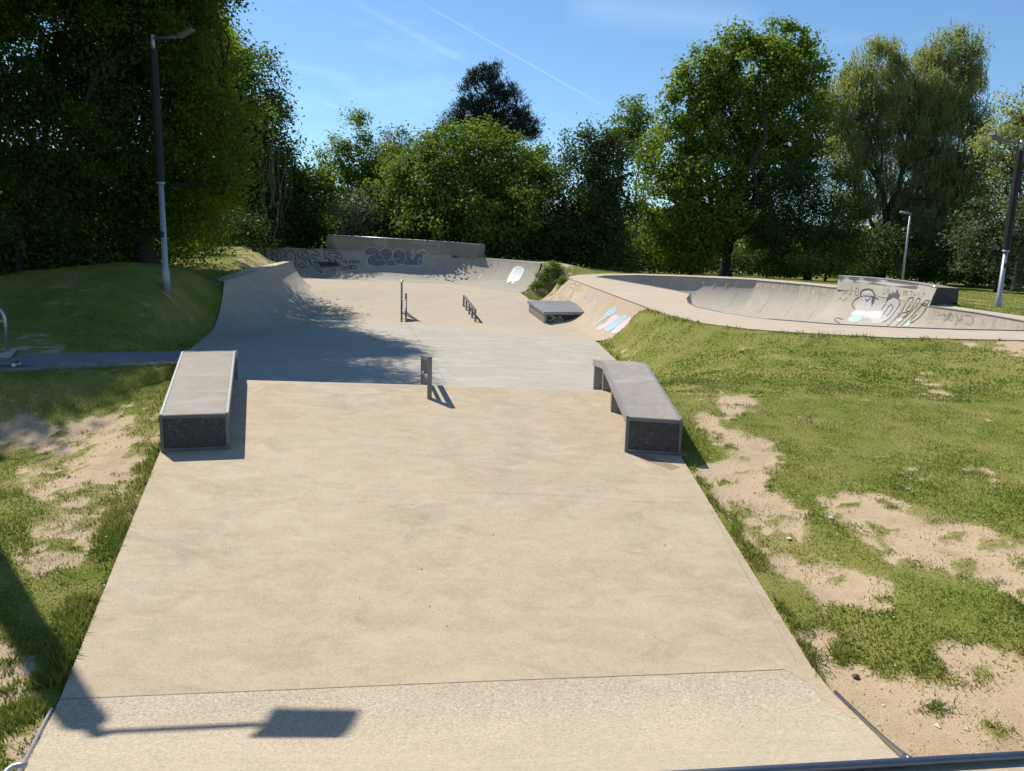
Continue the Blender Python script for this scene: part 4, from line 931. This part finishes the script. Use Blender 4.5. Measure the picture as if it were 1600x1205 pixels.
bl = at(260.5, 452, 22.0); lampL = lamp('tall lamp post with black sleeve in front of the dark trees on the left', (bl[0], bl[1], min(bl[2], gz(bl[0], bl[1]) + .1)), 6.9, (1, -.25))
br = at(1558, 487, 26.0); lamp('tall lamp post with black sleeve behind the bowl at the right edge', (br[0], br[1], br[2]), 5.6, (-1, -.3), (.37, .97))
sun_az, sun_el = R(46), R(52)
SUN = np.array([-math.sin(sun_az) * math.cos(sun_el), math.cos(sun_az) * math.cos(sun_el), math.sin(sun_el)])
Hn = 7.25; shp = hit(146, 1141, ('nramp',))[0]; tn_ = (Hn + .1) / math.tan(sun_el)
nb_ = np.array([shp[0] - math.sin(sun_az) * tn_, shp[1] + math.cos(sun_az) * tn_]); zb = gz(*nb_)
for _ in range(3):
    tn_ = (zb + Hn - shp[2]) / math.tan(sun_el); nb_ = np.array([shp[0] - math.sin(sun_az) * tn_, shp[1] + math.cos(sun_az) * tn_]); zb = gz(*nb_)
lamp('tall lamp post just outside the left of the picture casting its shadow on the foreground', (nb_[0], nb_[1], zb), Hn, (1, .12), head=.58, s=1.2, hw=2.7)
bs = at(1410, 437, 40.0); t = thing('street_light', 'slim plain grey street light behind the bowl wall below the willow', 'street light', (bs[0], bs[1], gz(bs[0], bs[1])))
bs[2] = gz(bs[0], bs[1]); tpz = at(1421, 334, 40.0)
MB().tube([bs - up3 * .2, np.array([bs[0], bs[1], tpz[2]])], [.07, .045], 10).build('pole', M['pole'], t, smooth=True)
MB().tube([np.array([bs[0] + .05, bs[1], tpz[2]]), np.array([bs[0] - .55, bs[1], tpz[2] + .06])], [.05, .07], 8).build('lamp_head', M['trim'], t, smooth=True)

# ------------------------------------------------------------------ bike rack, skateboard, small litter
rb = onz(12, 546, 1.25); rk = thing('bike_rack', 'grey steel hoop rack on a pale slab at the left edge', 'bike rack', rb)
hw = .75; rx = np.array([1., .15, 0]); rx /= np.linalg.norm(rx)
hh = .78
pts = [rb - up3 * .1, rb + up3 * (hh - .25)] + [rb + up3 * (hh - .25 + .25 * math.sin(a)) - rx * (.25 - .25 * math.cos(a)) for a in np.linspace(.2, math.pi / 2, 6)] + [rb - rx * (hw - .25) + up3 * hh]
pts += [rb - rx * (hw - .25 + .25 * math.sin(a)) + up3 * (hh - .25 + .25 * math.cos(a)) for a in np.linspace(.2, math.pi / 2, 6)] + [rb - rx * hw - up3 * .1]
MB().tube(pts, .028, 10).build('hoop', M['steel'], rk, smooth=True)
MB().tube([rb + up3 * .5, rb - rx * hw + up3 * .44], .02, 8).build('cross_bar', M['steel'], rk, smooth=True)
MB().hexa([onz(*p, 1.13) for p in ((-160, 545), (-160, 563), (14, 561), (28, 545))], [onz(*p, 1.235) for p in ((-160, 545), (-160, 562), (15, 560.5), (28, 544.5))]).build('base_slab', M['deck'], rk, bevel=.01)
sb0 = onz(26, 572, 1.204)
sb = thing('skateboard', 'skateboard standing on its white wheels on the path at the left edge', 'skateboard', sb0)
dpx = np.array([.97, .2, 0]); dpx /= np.linalg.norm(dpx); dside = np.array([-dpx[1], dpx[0], 0])
prof_ = [(-.66, .155), (-.6, .13), (-.5, .115), (-.2, .112), (.06, .113), (.12, .125), (.2, .158)]
top_, bot_ = [], []
for s_, h in prof_:
    wq = .1 if -.6 < s_ < .14 else .075
    top_.append([sb0 + dpx * s_ + dside * k * wq + up3 * (h + .006) for k in (-1, 1)]); bot_.append([sb0 + dpx * s_ + dside * k * wq + up3 * (h - .006) for k in (-1, 1)])
mb = MB().grid(top_); mb.grid(bot_)
for k in (0, 1): mb.grid([[r[k] for r in top_], [r[k] for r in bot_]])
mb.grid([top_[-1], bot_[-1]]); mb.grid([top_[0], bot_[0]]); mb.build('board', plain('grip_tape', (.16, .16, .18)), sb)
for s_ in (0, -.46):
    c_ = sb0 + dpx * s_; MB().tube([c_ - dside * .07 + up3 * .055, c_ + dside * .07 + up3 * .055], .016, 8).build('truck', M['rail'], sb); MB().box(c_ + up3 * .085, (.06, .05, .05), (dpx, dside, up3)).build('truck', M['rail'], sb)
    for k in (-1, 1):
        w_ = c_ + dside * k * .085 + up3 * .03
        MB().tube([w_ - dside * .017, w_ + dside * .017], .03, 14).build('wheel', plain('wheel_white', (.7, .68, .62)), sb, smooth=False)
def clod(name, label, cat, px_, py_, Y_, r, mat, flat=.7):
    p = at(px_, py_, Y_); zc = gz(p[0], p[1]); mb = MB(); rows = []
    for i in range(7):
        a = math.pi * i / 6; rows.append([(p[0] + r * math.sin(a) * math.cos(b) * random.uniform(.75, 1.2), p[1] + r * math.sin(a) * math.sin(b) * random.uniform(.75, 1.2), zc + r * .45 + r * flat * math.cos(a)) for b in np.linspace(0, 2 * math.pi, 9)])
    o = mb.grid(rows).build(name, mat, None); tag(o, label, cat); return o
def ground_hit(px_, py_):
    d = ray(px_, py_); d = d / d[1]; T = np.arange(2, 40, .01); P = CAM + T[:, None] * d; k = np.argmax(P[:, 2] < gsample(Zg, P[:, 0], P[:, 1])); return T[k]
clod('stone', 'small dark brown clod on bare earth right of the foreground ramp', 'stone', 1337, 1060, ground_hit(1337, 1060), .028, plain('clod', (.06, .035, .025)))
clod('stone', 'pale grey stone in the turf beside the bare patch right of the apron', 'stone', 1299, 812, ground_hit(1299, 812), .03, plain('stone_pale', (.5, .49, .48)))
clod('stone', 'pale flat stone on the bare earth right of the apron', 'stone', 1233, 844, ground_hit(1233, 844), .03, plain('stone_flat', (.55, .52, .47)), .4)

# ------------------------------------------------------------------ trees
def limb(mb, a, b, ra, rb_, bend=.12, seg=7, n=7):
    a = np.array(a, float); b = np.array(b, float); L_ = np.linalg.norm(b - a)
    off = rng.normal(0, bend * L_, 3); off[2] = abs(off[2]) * .4
    pts = []
    for i in range(n + 1):
        t = i / n; p = a + (b - a) * t + off * math.sin(math.pi * t) + (rng.normal(0, .02 * L_, 3) if 0 < i < n else 0)
        pts.append(p)
    mb.tube(pts, [ra + (rb_ - ra) * (i / n) for i in range(n + 1)], seg, False)
    return pts
TREES = []
def leaves(cl, sig, per, size, aspect, out_c, kind):
    n = len(cl) * per
    C_ = np.repeat(cl, per, 0)
    P = C_ + rng.normal(0, 1, (n, 3)) * np.repeat(sig, per)[:, None] * np.array([1, 1, .75])
    o_ = P - out_c; o_ = o_ / (np.linalg.norm(o_, axis=1)[:, None] + 1e-6)
    if kind == 'willow':
        strand = np.repeat(np.arange(n // 5 + 1), 5)[:n]; j = np.tile(np.arange(5), n // 5 + 1)[:n] * .55
        P = P[np.minimum(strand * 5, n - 1)] + np.column_stack([rng.normal(0, .05, n), rng.normal(0, .05, n), -j * size * .95])
        ax = np.column_stack([rng.normal(0, .6, n), rng.normal(0, .6, n), -np.ones(n)])
        nrm_ = rng.normal(0, 1, (n, 3)) + o_ * .6
    elif kind == 'pine':
        ax = o_ * .8 + np.array([0, 0, .9]) + rng.normal(0, .55, (n, 3)); nrm_ = rng.normal(0, 1, (n, 3))
    else:
        nrm_ = o_ * .5 + np.array([0, 0, .5]) + rng.normal(0, .62, (n, 3))
        ax = rng.normal(0, 1, (n, 3)) + np.array([0, 0, -.35])
    nrm_ /= np.linalg.norm(nrm_, axis=1)[:, None]
    ax = ax - nrm_ * np.sum(ax * nrm_, 1)[:, None]; ax /= np.linalg.norm(ax, axis=1)[:, None] + 1e-6
    b = np.cross(nrm_, ax); s_ = size * rng.uniform(.6, 1.3, n)[:, None]
    droop = nrm_ * s_ * .12
    V = np.stack([P - ax * s_ * .5, P + b * s_ * aspect * .5 + droop, P + ax * s_ * .5, P - b * s_ * aspect * .5 + droop], 1)
    return V
def tree(name, label, base, lobes, mat, size=.2, per=26, dens=1.0, aspect=.6, sig=.38, kind='', group=None, wl=(), trunk=.3, fork=.35, limbs=True, cat='tree', fill_in=.25, twigs=10):
    """base (px, Y); lobes (px, py, rx, ry, dY[, depth factor]) sized in photo pixels at the tree's own distance"""
    Yb = base[1]; bx = at(base[0], 430, Yb)[0]; b = np.array([bx, Yb, gz(bx, Yb)])
    t = thing(name, label, cat, b, group)
    VS = []; mb = MB(); LB = []; per = int(per * 3.0); size = size * .86
    for lo in lobes:
        px_, py_, rx_, ry_, dY = lo[:5]; df = lo[5] if len(lo) > 5 else .9
        c = at(px_, py_, Yb + dY); dp = project(c[None])[2][0]; LB.append((c, rx_ * dp / F, rx_ * dp / F * df, ry_ * dp / F))
    for x_, y_, z_, r_ in wl: LB.append((np.array([x_, y_, z_], float), r_, r_, r_ * .8))
    tot = np.mean([l[0] for l in LB], 0)
    for c, rx_, ry_, rz_ in LB:
        area = 4 * math.pi * ((rx_ * ry_) ** 1.6 / 3 + (rx_ * rz_) ** 1.6 / 3 + (ry_ * rz_) ** 1.6 / 3) ** (1 / 1.6)
        n = max(6, int(area * 1.5 * dens * (.38 / sig) ** 2 * .75))
        u = rng.normal(0, 1, (n, 3)); u /= np.linalg.norm(u, axis=1)[:, None]
        rad = np.where(rng.random(n) < fill_in, rng.uniform(.25, .75, n), rng.uniform(.78, 1.08, n))
        cl = c + u * rad[:, None] * np.array([rx_, ry_, rz_])
        cl = cl[cl[:, 2] > gsample(Zg, cl[:, 0], cl[:, 1]) + .15]
        if len(cl) == 0: continue
        sg = sig * rng.uniform(.6, 1.35, len(cl))
        VS.append(leaves(cl, sg, per, size, aspect, c * .6 + tot * .4, kind))
        if limbs and not any(abs(c[0] - q_[0]) + abs(c[1] - q_[1]) < 1e-6 for q_ in wl):
            fk = b + np.array([0, 0, max(.6, (tot[2] - b[2]) * fork)]) + rng.normal(0, .1, 3)
            big = max(.05, trunk * .42); P = limb(mb, fk, c, big, big * .35)
            for k in rng.choice(len(cl), min(twigs, len(cl)), replace=False): limb(mb, P[rng.integers(3, 7)], cl[k], big * .3, .012, .1, 5, 5)
    if limbs:
        fk = b + np.array([0, 0, max(.6, (tot[2] - b[2]) * fork)])
        mb.tube([b - up3 * .3, b + up3 * .25, b + (fk - b) * .5 + rng.normal(0, .05, 3), fk + up3 * .2], [trunk * 1.35, trunk * 1.05, trunk * .9, trunk * .7], 10)
        mb.build('trunk', M['bark'], t, smooth=True)
    V = np.concatenate(VS); V = V[V[:, :, 2].min(1) > gsample(Zg, V[:, 0, 0], V[:, 0, 1])]
    fast_mesh('crown', V, 4, M[mat], t, {'rnd': rng.random(len(V))}); TREES.append((label, len(V)))
    return t
GL, GC, GR = 'trees along the left side', 'trees behind the back ramp', 'trees behind the bowl'
tree('sycamore_tree', 'huge dark sycamore overhanging the top left corner', (60, 25), [(60, 40, 170, 130, 0), (210, 20, 110, 110, 1), (20, 220, 150, 120, 0), (150, 200, 120, 120, 2), (290, -60, 80, 90, 2), (40, -150, 170, 120, 1), (110, 330, 130, 80, 3), (-60, 330, 110, 90, 1)], 'leaf_left', .14, 62, 1.0, .75, .34, group=GL, wl=((-11.3, 21.9, 13, 2.2), (-14.1, 19.4, 13, 2.2), (-16.9, 18.0, 12.5, 2.6), (-20.3, 16.6, 12, 3), (-12.2, 24.4, 13.2, 2.3), (-12.6, 20.6, 12.6, 2.0), (-12.3, 27.4, 13.2, 2.2), (-15, 24, 13.5, 2.8), (-18, 22, 13, 3), (-16, 28, 13.5, 3), (-20, 26, 12, 3), (-13.6, 21.8, 13, 2.2), (-14.5, 17.7, 12.6, 1.6), (-17, 16.6, 12.4, 2.0)), trunk=.22, fork=.3)
tree('maple_tree', 'tall maple with yellow lit leaves behind the left lamp post', (230, 28), [(335, 150, 62, 110, 0), (300, 270, 80, 90, 0), (215, 150, 110, 130, 1), (235, 330, 110, 80, 2), (360, 290, 30, 36, -1), (262, 20, 66, 100, 1), (275, -60, 60, 80, 1)], 'leaf_yellow', .17, 50, 1.0, .75, .38, group=GL, wl=((-14.5, 31, 12, 2.2), (-15, 34, 12, 2.2), (-15.5, 37, 12, 2.0)), trunk=.35)
tree('dark_tree', 'dark tree with bare twigs at the right end of the left row', (395, 47), [(405, 190, 42, 110, 0), (425, 290, 50, 100, 0), (380, 330, 75, 90, 2), (368, 125, 28, 55, 1), (455, 340, 38, 60, 0), (350, 240, 60, 150, 3), (322, 75, 40, 85, 2)], 'leaf_left', .24, 46, 1.0, .7, .42, group=GL, trunk=.3)
tree('dark_shrub', 'dark shady understorey shrub below the left sycamore', (60, 30), [(60, 400, 120, 60, 0), (-60, 400, 100, 70, 0), (180, 400, 90, 55, 2), (30, 320, 150, 70, 3)], 'leaf_dark', .2, 26, 1.0, .7, .4, group=GL, cat='shrub', trunk=.12)
tree('dark_shrub', 'black-green bush at the left edge under the sycamore', (30, 23.5), [(20, 390, 90, 55, 0), (-70, 390, 90, 65, 0), (110, 410, 60, 35, 1)], 'leaf_dark', .17, 30, 1.0, .7, .36, group=GL, cat='shrub', trunk=.1)
tree('dark_shrub', 'dark leafy shrub behind the left quarter pipe', (300, 36), [(280, 385, 80, 45, 0), (365, 370, 60, 40, 4), (440, 355, 50, 45, 10), (200, 380, 80, 50, 0)], 'leaf_dark', .22, 26, 1.0, .7, .4, group=GL, cat='shrub', trunk=.12)
for (px_, Y_, lo, lb) in ((-400, 15, [(-380, 150, 240, 200, 0), (-300, -60, 200, 160, 2), (-440, -150, 250, 180, 0), (-250, 120, 150, 200, 4)], 'dark sycamore outside the left edge shading the grass'),):
    tree('sycamore_tree', lb, (px_, Y_), lo, 'leaf_left', .2, 40, .9, .75, .4, group=GL, trunk=.25)
tree('bright_shrub', 'bright yellow-green bush between the dark trees and the hedge', (497, 47), [(485, 290, 22, 34, 0), (505, 320, 28, 45, 0), (480, 345, 28, 35, 0), (515, 280, 18, 20, 1)], 'leaf_bright', .24, 24, 1.1, .7, .36, group=GC, cat='shrub', trunk=.1)
tree('birch_tree', 'thin pale birch with pointed top left of the green bush', (548, 52), [(530, 250, 28, 40, 0), (556, 220, 22, 42, 0), (575, 260, 30, 40, 0), (545, 300, 45, 45, 0), (590, 300, 40, 45, 0), (612, 245, 22, 26, 2)], 'leaf_mid', .22, 24, .9, .65, .34, group=GC, trunk=.16)
tree('hawthorn_tree', 'sparse round hawthorn top behind the green bush', (622, 56), [(622, 232, 34, 30, 0), (640, 270, 40, 40, 0), (600, 275, 35, 35, 0)], 'leaf_silver', .2, 24, .75, .6, .32, group=GC, trunk=.16)
tree('green_bush', 'large rounded bright green bush behind the back ramp', (740, 46), [(730, 255, 90, 55, 0), (690, 300, 80, 65, -1), (790, 285, 70, 60, 0), (640, 320, 55, 60, -1), (760, 330, 90, 55, -2), (830, 320, 45, 60, 0), (700, 350, 90, 40, -2), (850, 275, 30, 40, 2)], 'leaf_bright', .22, 36, 1.1, .75, .38, group=GC, trunk=.25, fill_in=.2)
tree('elder_bush', 'grey-green bush with pale leaves above the left end of the back wall', (580, 44), [(575, 340, 50, 34, 0), (620, 345, 40, 28, 0), (540, 352, 30, 24, 0), (600, 315, 40, 22, 1)], 'leaf_silver', .2, 26, 1.1, .6, .34, group=GC, cat='shrub', trunk=.1)
tree('dark_shrub', 'dark low hedge right behind the back wall', (700, 45), [(660, 375, 60, 24, 0), (750, 375, 70, 30, 0), (830, 375, 60, 40, 0), (890, 390, 50, 32, 0), (560, 380, 60, 20, 2)], 'leaf_dark', .22, 26, 1.1, .7, .38, group=GC, cat='shrub', trunk=.1)
tree('pine_tree', 'dark pine rising behind the green bush against the sky', (765, 66), [(768, 165, 24, 34, 0), (742, 180, 22, 26, 0), (798, 188, 22, 26, 0), (765, 205, 50, 22, 0), (703, 190, 13, 12, 0), (716, 176, 11, 20, 0), (730, 150, 11, 24, 0), (738, 130, 9, 20, 0), (750, 122, 9, 20, 0), (763, 116, 9, 20, 0), (774, 120, 9, 22, 0), (790, 145, 9, 20, 0), (801, 148, 9, 20, 0), (814, 172, 9, 20, 0), (829, 188, 10, 14, 0), (838, 206, 8, 14, 0), (822, 205, 14, 14, 0), (697, 203, 10, 8, 0)], 'needle', .40, 16, 1.25, .16, .24, kind='pine', group=GC, trunk=.3, fork=.7, twigs=4)
tree('ivy_tree', 'dark ivy-covered tree right of the green bush', (930, 45), [(925, 235, 42, 42, 0), (950, 270, 42, 60, 0), (915, 310, 55, 70, 0), (955, 350, 45, 60, 0), (890, 350, 40, 60, 0), (935, 395, 55, 35, 0)], 'leaf_dark', .2, 30, 1.15, .7, .36, group=GR, trunk=.25)
tree('lime_tree', 'small light green tree peeping out behind the ivy tree', (990, 62), [(990, 180, 28, 26, 0), (1005, 215, 32, 34, 0), (970, 215, 20, 26, 0)], 'leaf_bright', .26, 24, .9, .7, .38, group=GR, trunk=.18)
tree('maple_tree', 'tall spreading maple with branching trunk behind the bowl', (1133, 50), [(1150, 70, 26, 30, 0), (1110, 110, 45, 40, 0), (1215, 75, 45, 40, 0), (1180, 120, 70, 60, 0), (1250, 110, 38, 40, 0), (1075, 170, 40, 45, 0), (1130, 190, 65, 55, 0), (1220, 190, 65, 60, 0), (1050, 240, 42, 50, 0), (1110, 265, 60, 50, -1), (1200, 265, 60, 45, 0), (1045, 310, 45, 45, -1), (1080, 350, 50, 45, -1), (1265, 230, 25, 45, 0), (1040, 380, 45, 35, 0), (1160, 330, 45, 34, -1.5), (1195, 355, 32, 34, -1.5), (1105, 345, 36, 32, -1.5), (1085, 400, 34, 24, -1)], 'leaf_mid', .25, 40, .72, .75, .37, group=GR, trunk=.42, fork=.22, fill_in=.15)
tree('yew_tree', 'black-green yew between the maple and the willow', (1262, 47), [(1260, 280, 60, 32, 0), (1230, 320, 55, 35, 0), (1300, 320, 48, 45, 0), (1265, 355, 80, 40, 0), (1210, 375, 40, 40, 0), (1310, 380, 40, 40, 0)], 'leaf_dark', .2, 30, 1.1, .4, .38, group=GR, trunk=.25)
tree('willow_tree', 'tall pale green willow with leaning branch behind the bowl wall', (1375, 54), [(1365, 110, 42, 45, 0), (1330, 160, 45, 50, 0), (1490, 90, 38, 40, 0), (1450, 140, 60, 55, 0), (1510, 150, 28, 45, 0), (1400, 190, 60, 55, 0), (1480, 220, 60, 70, 0), (1330, 230, 40, 50, 0), (1430, 280, 60, 60, 0), (1500, 300, 38, 60, 0), (1340, 300, 35, 50, 0), (1440, 350, 60, 50, 0)], 'leaf_willow', .28, 70, .85, .26, .35, kind='willow', group=GR, trunk=.4, fork=.3, fill_in=.2)
tree('ash_tree', 'yellow-green tree cut by the right edge of the picture', (1590, 44), [(1590, 190, 40, 45, 0), (1570, 240, 40, 45, 0), (1620, 250, 50, 90, 0), (1650, 180, 50, 60, 0)], 'leaf_willow', .26, 24, .9, .5, .4, group=GR, trunk=.25)
tree('elder_bush', 'olive rounded bush behind the right lamp post', (1560, 40), [(1560, 350, 48, 40, 0), (1530, 390, 45, 40, 0), (1600, 380, 50, 55, 0), (1640, 340, 50, 60, 0)], 'leaf_silver', .2, 26, 1.0, .6, .36, group=GR, cat='shrub', trunk=.12)
tree('dark_shrub', 'dark thicket behind the extension wall and street light', (1440, 50), [(1380, 395, 50, 36, 0), (1450, 395, 55, 40, 0), (1520, 405, 55, 38, 0), (1590, 430, 60, 35, 0), (1560, 300, 45, 40, 4), (1470, 340, 50, 40, 5)], 'leaf_dark', .22, 26, 1.1, .7, .4, group=GR, cat='shrub', trunk=.12)
tree('dark_shrub', 'dark undergrowth at the foot of the big maple', (1080, 54), [(1000, 400, 50, 26, 0), (1070, 400, 45, 26, 0), (1180, 410, 30, 18, 0), (1330, 405, 40, 30, 0), (960, 400, 45, 28, -3)], 'leaf_dark', .22, 26, 1.1, .7, .36, group=GR, cat='shrub', trunk=.1)
tree('dark_hedge', 'long dark hedge closing the view behind the maple and willow trunks', (1270, 60), [(960 + 62 * k, 404 + 4 * (k % 3) + k, 44, 24, k % 2) for k in range(12)], 'leaf_dark', .24, 24, 1.0, .7, .4, group=GR, cat='hedge', limbs=False)
tree('bright_shrub', 'sunlit yellow-green bush at the foot of the yew', (1290, 45), [(1275, 412, 36, 16, 0), (1305, 405, 28, 20, 0), (1215, 420, 30, 12, 2)], 'leaf_bright', .18, 26, 1.2, .7, .28, group=GR, cat='shrub', trunk=.08)
wc = []
for px_, py_, r_ in ((860, 424, 9), (848, 438, 8), (872, 432, 8), (838, 449, 6), (880, 440, 6), (866, 417, 6)):
    for k in range(14):
        a_ = px_ + rng.normal(0, r_ * .6); b_ = py_ + rng.normal(0, r_ * .45); Yh = ground_hit(a_, b_); p = at(a_, b_, Yh); wc.append((p[0], p[1], gz(p[0], p[1]) + rng.uniform(.02, .14)))
wc = np.array(wc); wt = thing('weed_clump', 'lush green weeds growing between the back ramp and the bowl bank', 'weeds', (wc[:, 0].mean(), wc[:, 1].mean(), wc[:, 2].min() - .1))
V = leaves(wc, np.full(len(wc), .10), 40, .1, .45, wc.mean(0) - np.array([0, 0, 1.]), ''); fast_mesh('foliage', V, 4, M['leaf_bright'], wt, {'rnd': rng.random(len(V))})
# far belt of woodland that closes the view between the trunks
N = 26000
fx = rng.uniform(-70, 110, N); fy = rng.uniform(95, 125, N); hgt = (4 + 6 * fbm(fx, fy * .2, .12, 77)) ; fzv = 1.2 + hgt * rng.random(N) ** .8
V = leaves(np.column_stack([fx, fy, fzv]), np.full(N, .5), 3, .75, .7, np.array([20, 110, -30.]), '')
o = fast_mesh('far_woodland', V, 4, M['leaf_mid'], None, {'rnd': rng.random(len(V))}); tag(o, 'distant belt of woodland seen between the trunks', None, None, 'stuff')
# bare twigs of a dead sapling at the end of the left row
b = at(430, 400, 43.8); tw = thing('dead_sapling', 'leafless grey sapling rising beside the dark left trees', 'tree', (b[0], b[1], gz(b[0], b[1])), GL)
mb = MB()
for k in range(20):
    sx_ = random.uniform(408, 452); p1 = at(sx_ + random.uniform(-12, 22), random.uniform(70, 260), 43.5 + random.uniform(-.6, .6)); st_ = at(sx_, random.uniform(280, 360), 43.6)
    limb(mb, st_, p1, .016, .005, .02, 4, 5)
limb(mb, np.array([b[0], b[1], gz(b[0], b[1]) - .1]), at(428, 250, 43.8), .05, .02, .03)
mb.build('trunk', M['twig'], tw, smooth=True)
open('/tmp/leaves.txt', 'w').write(str(sum(n for _, n in TREES)) + str(TREES))

# ------------------------------------------------------------------ sky and sun
w = bpy.data.worlds.new('World'); S.world = w; w.use_nodes = True; nt = w.node_tree
bg = nt.nodes['Background']; sky = nt.nodes.new('ShaderNodeTexSky'); sky.sky_type = 'NISHITA'; sky.sun_disc = False
sky.sun_elevation = sun_el; sky.sun_rotation = -sun_az; sky.altitude = 50; sky.air_density = 1.0; sky.dust_density = .1; sky.ozone_density = 3.0
bg.inputs[1].default_value = .112
tc = nt.nodes.new('ShaderNodeTexCoord')
def wn(ty, **k):
    q = nt.nodes.new(ty)
    for a, v in k.items(): setattr(q, a, v)
    return q
def wmath(op, a, b=0, c=None):
    q = wn('ShaderNodeMath', operation=op)
    for i, v in enumerate((a, b) if c is None else (a, b, c)):
        if isinstance(v, (int, float)): q.inputs[i].default_value = v
        else: nt.links.new(v, q.inputs[i])
    return q.outputs[0]
def wdot(vec):
    q = wn('ShaderNodeVectorMath', operation='DOT_PRODUCT'); nt.links.new(tc.outputs['Generated'], q.inputs[0]); q.inputs[1].default_value = [float(v) for v in vec]; return q.outputs['Value']
def trail(p0, p1, width, amt):
    a = ray(*p0); b = ray(*p1); a /= np.linalg.norm(a); b /= np.linalg.norm(b); n = np.cross(a, b); n /= np.linalg.norm(n)
    m = (a + b); m /= np.linalg.norm(m); half = math.acos(np.clip(a @ m, -1, 1)); t = np.cross(n, m)
    d = wmath('ABSOLUTE', wdot(n)); line = wmath('SUBTRACT', 1, wmath('DIVIDE', d, width)); line = wmath('MAXIMUM', line, 0)
    al = wmath('ABSOLUTE', wdot(t)); seg_ = wmath('MAXIMUM', wmath('SUBTRACT', 1, wmath('POWER', wmath('DIVIDE', al, math.sin(half)), 6)), 0)
    fr = wmath('GREATER_THAN', wdot(m), .5)
    return wmath('MULTIPLY', wmath('MULTIPLY', wmath('MULTIPLY', line, seg_), amt), fr)
nz_ = wn('ShaderNodeTexNoise'); mp = wn('ShaderNodeMapping'); mp.inputs['Scale'].default_value = (2.2, 2.2, 7); mp.inputs['Rotation'].default_value = (0, .35, .3)
nt.links.new(tc.outputs['Generated'], mp.inputs[0]); nt.links.new(mp.outputs[0], nz_.inputs['Vector']); nz_.inputs['Scale'].default_value = 1.6; nz_.inputs['Detail'].default_value = 7; nz_.inputs['Roughness'].default_value = .6
cr = wn('ShaderNodeValToRGB'); cr.color_ramp.elements[0].position = .56; cr.color_ramp.elements[1].position = .85; cr.color_ramp.elements[1].color = (.3, .3, .3, 1); nt.links.new(nz_.outputs['Fac'], cr.inputs[0])
cl_ = wmath('ADD', cr.outputs[0], trail((650, 0), (955, 172), .0018, .16))
cl_ = wmath('ADD', cl_, trail((545, 0), (735, 100), .006, .09)); cl_ = wmath('ADD', cl_, trail((500, 158), (545, 175), .003, .14)); cl_ = wmath('ADD', cl_, trail((420, 95), (560, 125), .008, .10))
cl_ = wmath('ADD', cl_, trail((880, 5), (1200, 40), .03, .13))
mix = wn('ShaderNodeMix', data_type='RGBA'); nt.links.new(cl_, mix.inputs[0]); nt.links.new(sky.outputs[0], mix.inputs[6]); mix.inputs[7].default_value = (9.0, 9.3, 9.6, 1)
tint = wn('ShaderNodeMix', data_type='RGBA', blend_type='MULTIPLY'); tint.inputs[0].default_value = 1; tint.inputs[7].default_value = (.82, 1.0, 1.10, 1)
nt.links.new(mix.outputs[2], tint.inputs[6]); nt.links.new(tint.outputs[2], bg.inputs[0])
sl = bpy.data.lights.new('sun', 'SUN'); sl.energy = 4.8; sl.angle = R(.53); sl.color = (1, .95, .86)
so = bpy.data.objects.new('sun', sl); COL.objects.link(so); so.rotation_euler = Vector(-SUN).to_track_quat('-Z', 'Y').to_euler()

# ------------------------------------------------------------------ camera and render settings
cd_ = bpy.data.cameras.new('camera'); cam = bpy.data.objects.new('camera', cd_); COL.objects.link(cam)
cd_.sensor_width = 36; cd_.sensor_fit = 'HORIZONTAL'; cd_.lens = F / 1600 * 36; cd_.clip_end = 3000; cd_.clip_start = .05
cam.matrix_world = Matrix(((rt[0], up[0], -fw[0], CAM[0]), (rt[1], up[1], -fw[1], CAM[1]), (rt[2], up[2], -fw[2], CAM[2]), (0, 0, 0, 1)))
S.camera = cam
S.render.engine = 'CYCLES'
S.cycles.max_bounces = 6; S.cycles.diffuse_bounces = 3; S.cycles.glossy_bounces = 2; S.cycles.transmission_bounces = 3; S.cycles.use_denoising = True
S.cycles.caustics_reflective = False; S.cycles.caustics_refractive = False
S.view_settings.view_transform = 'Standard'; S.view_settings.look = 'None'; S.view_settings.exposure = .25; S.view_settings.gamma = 1
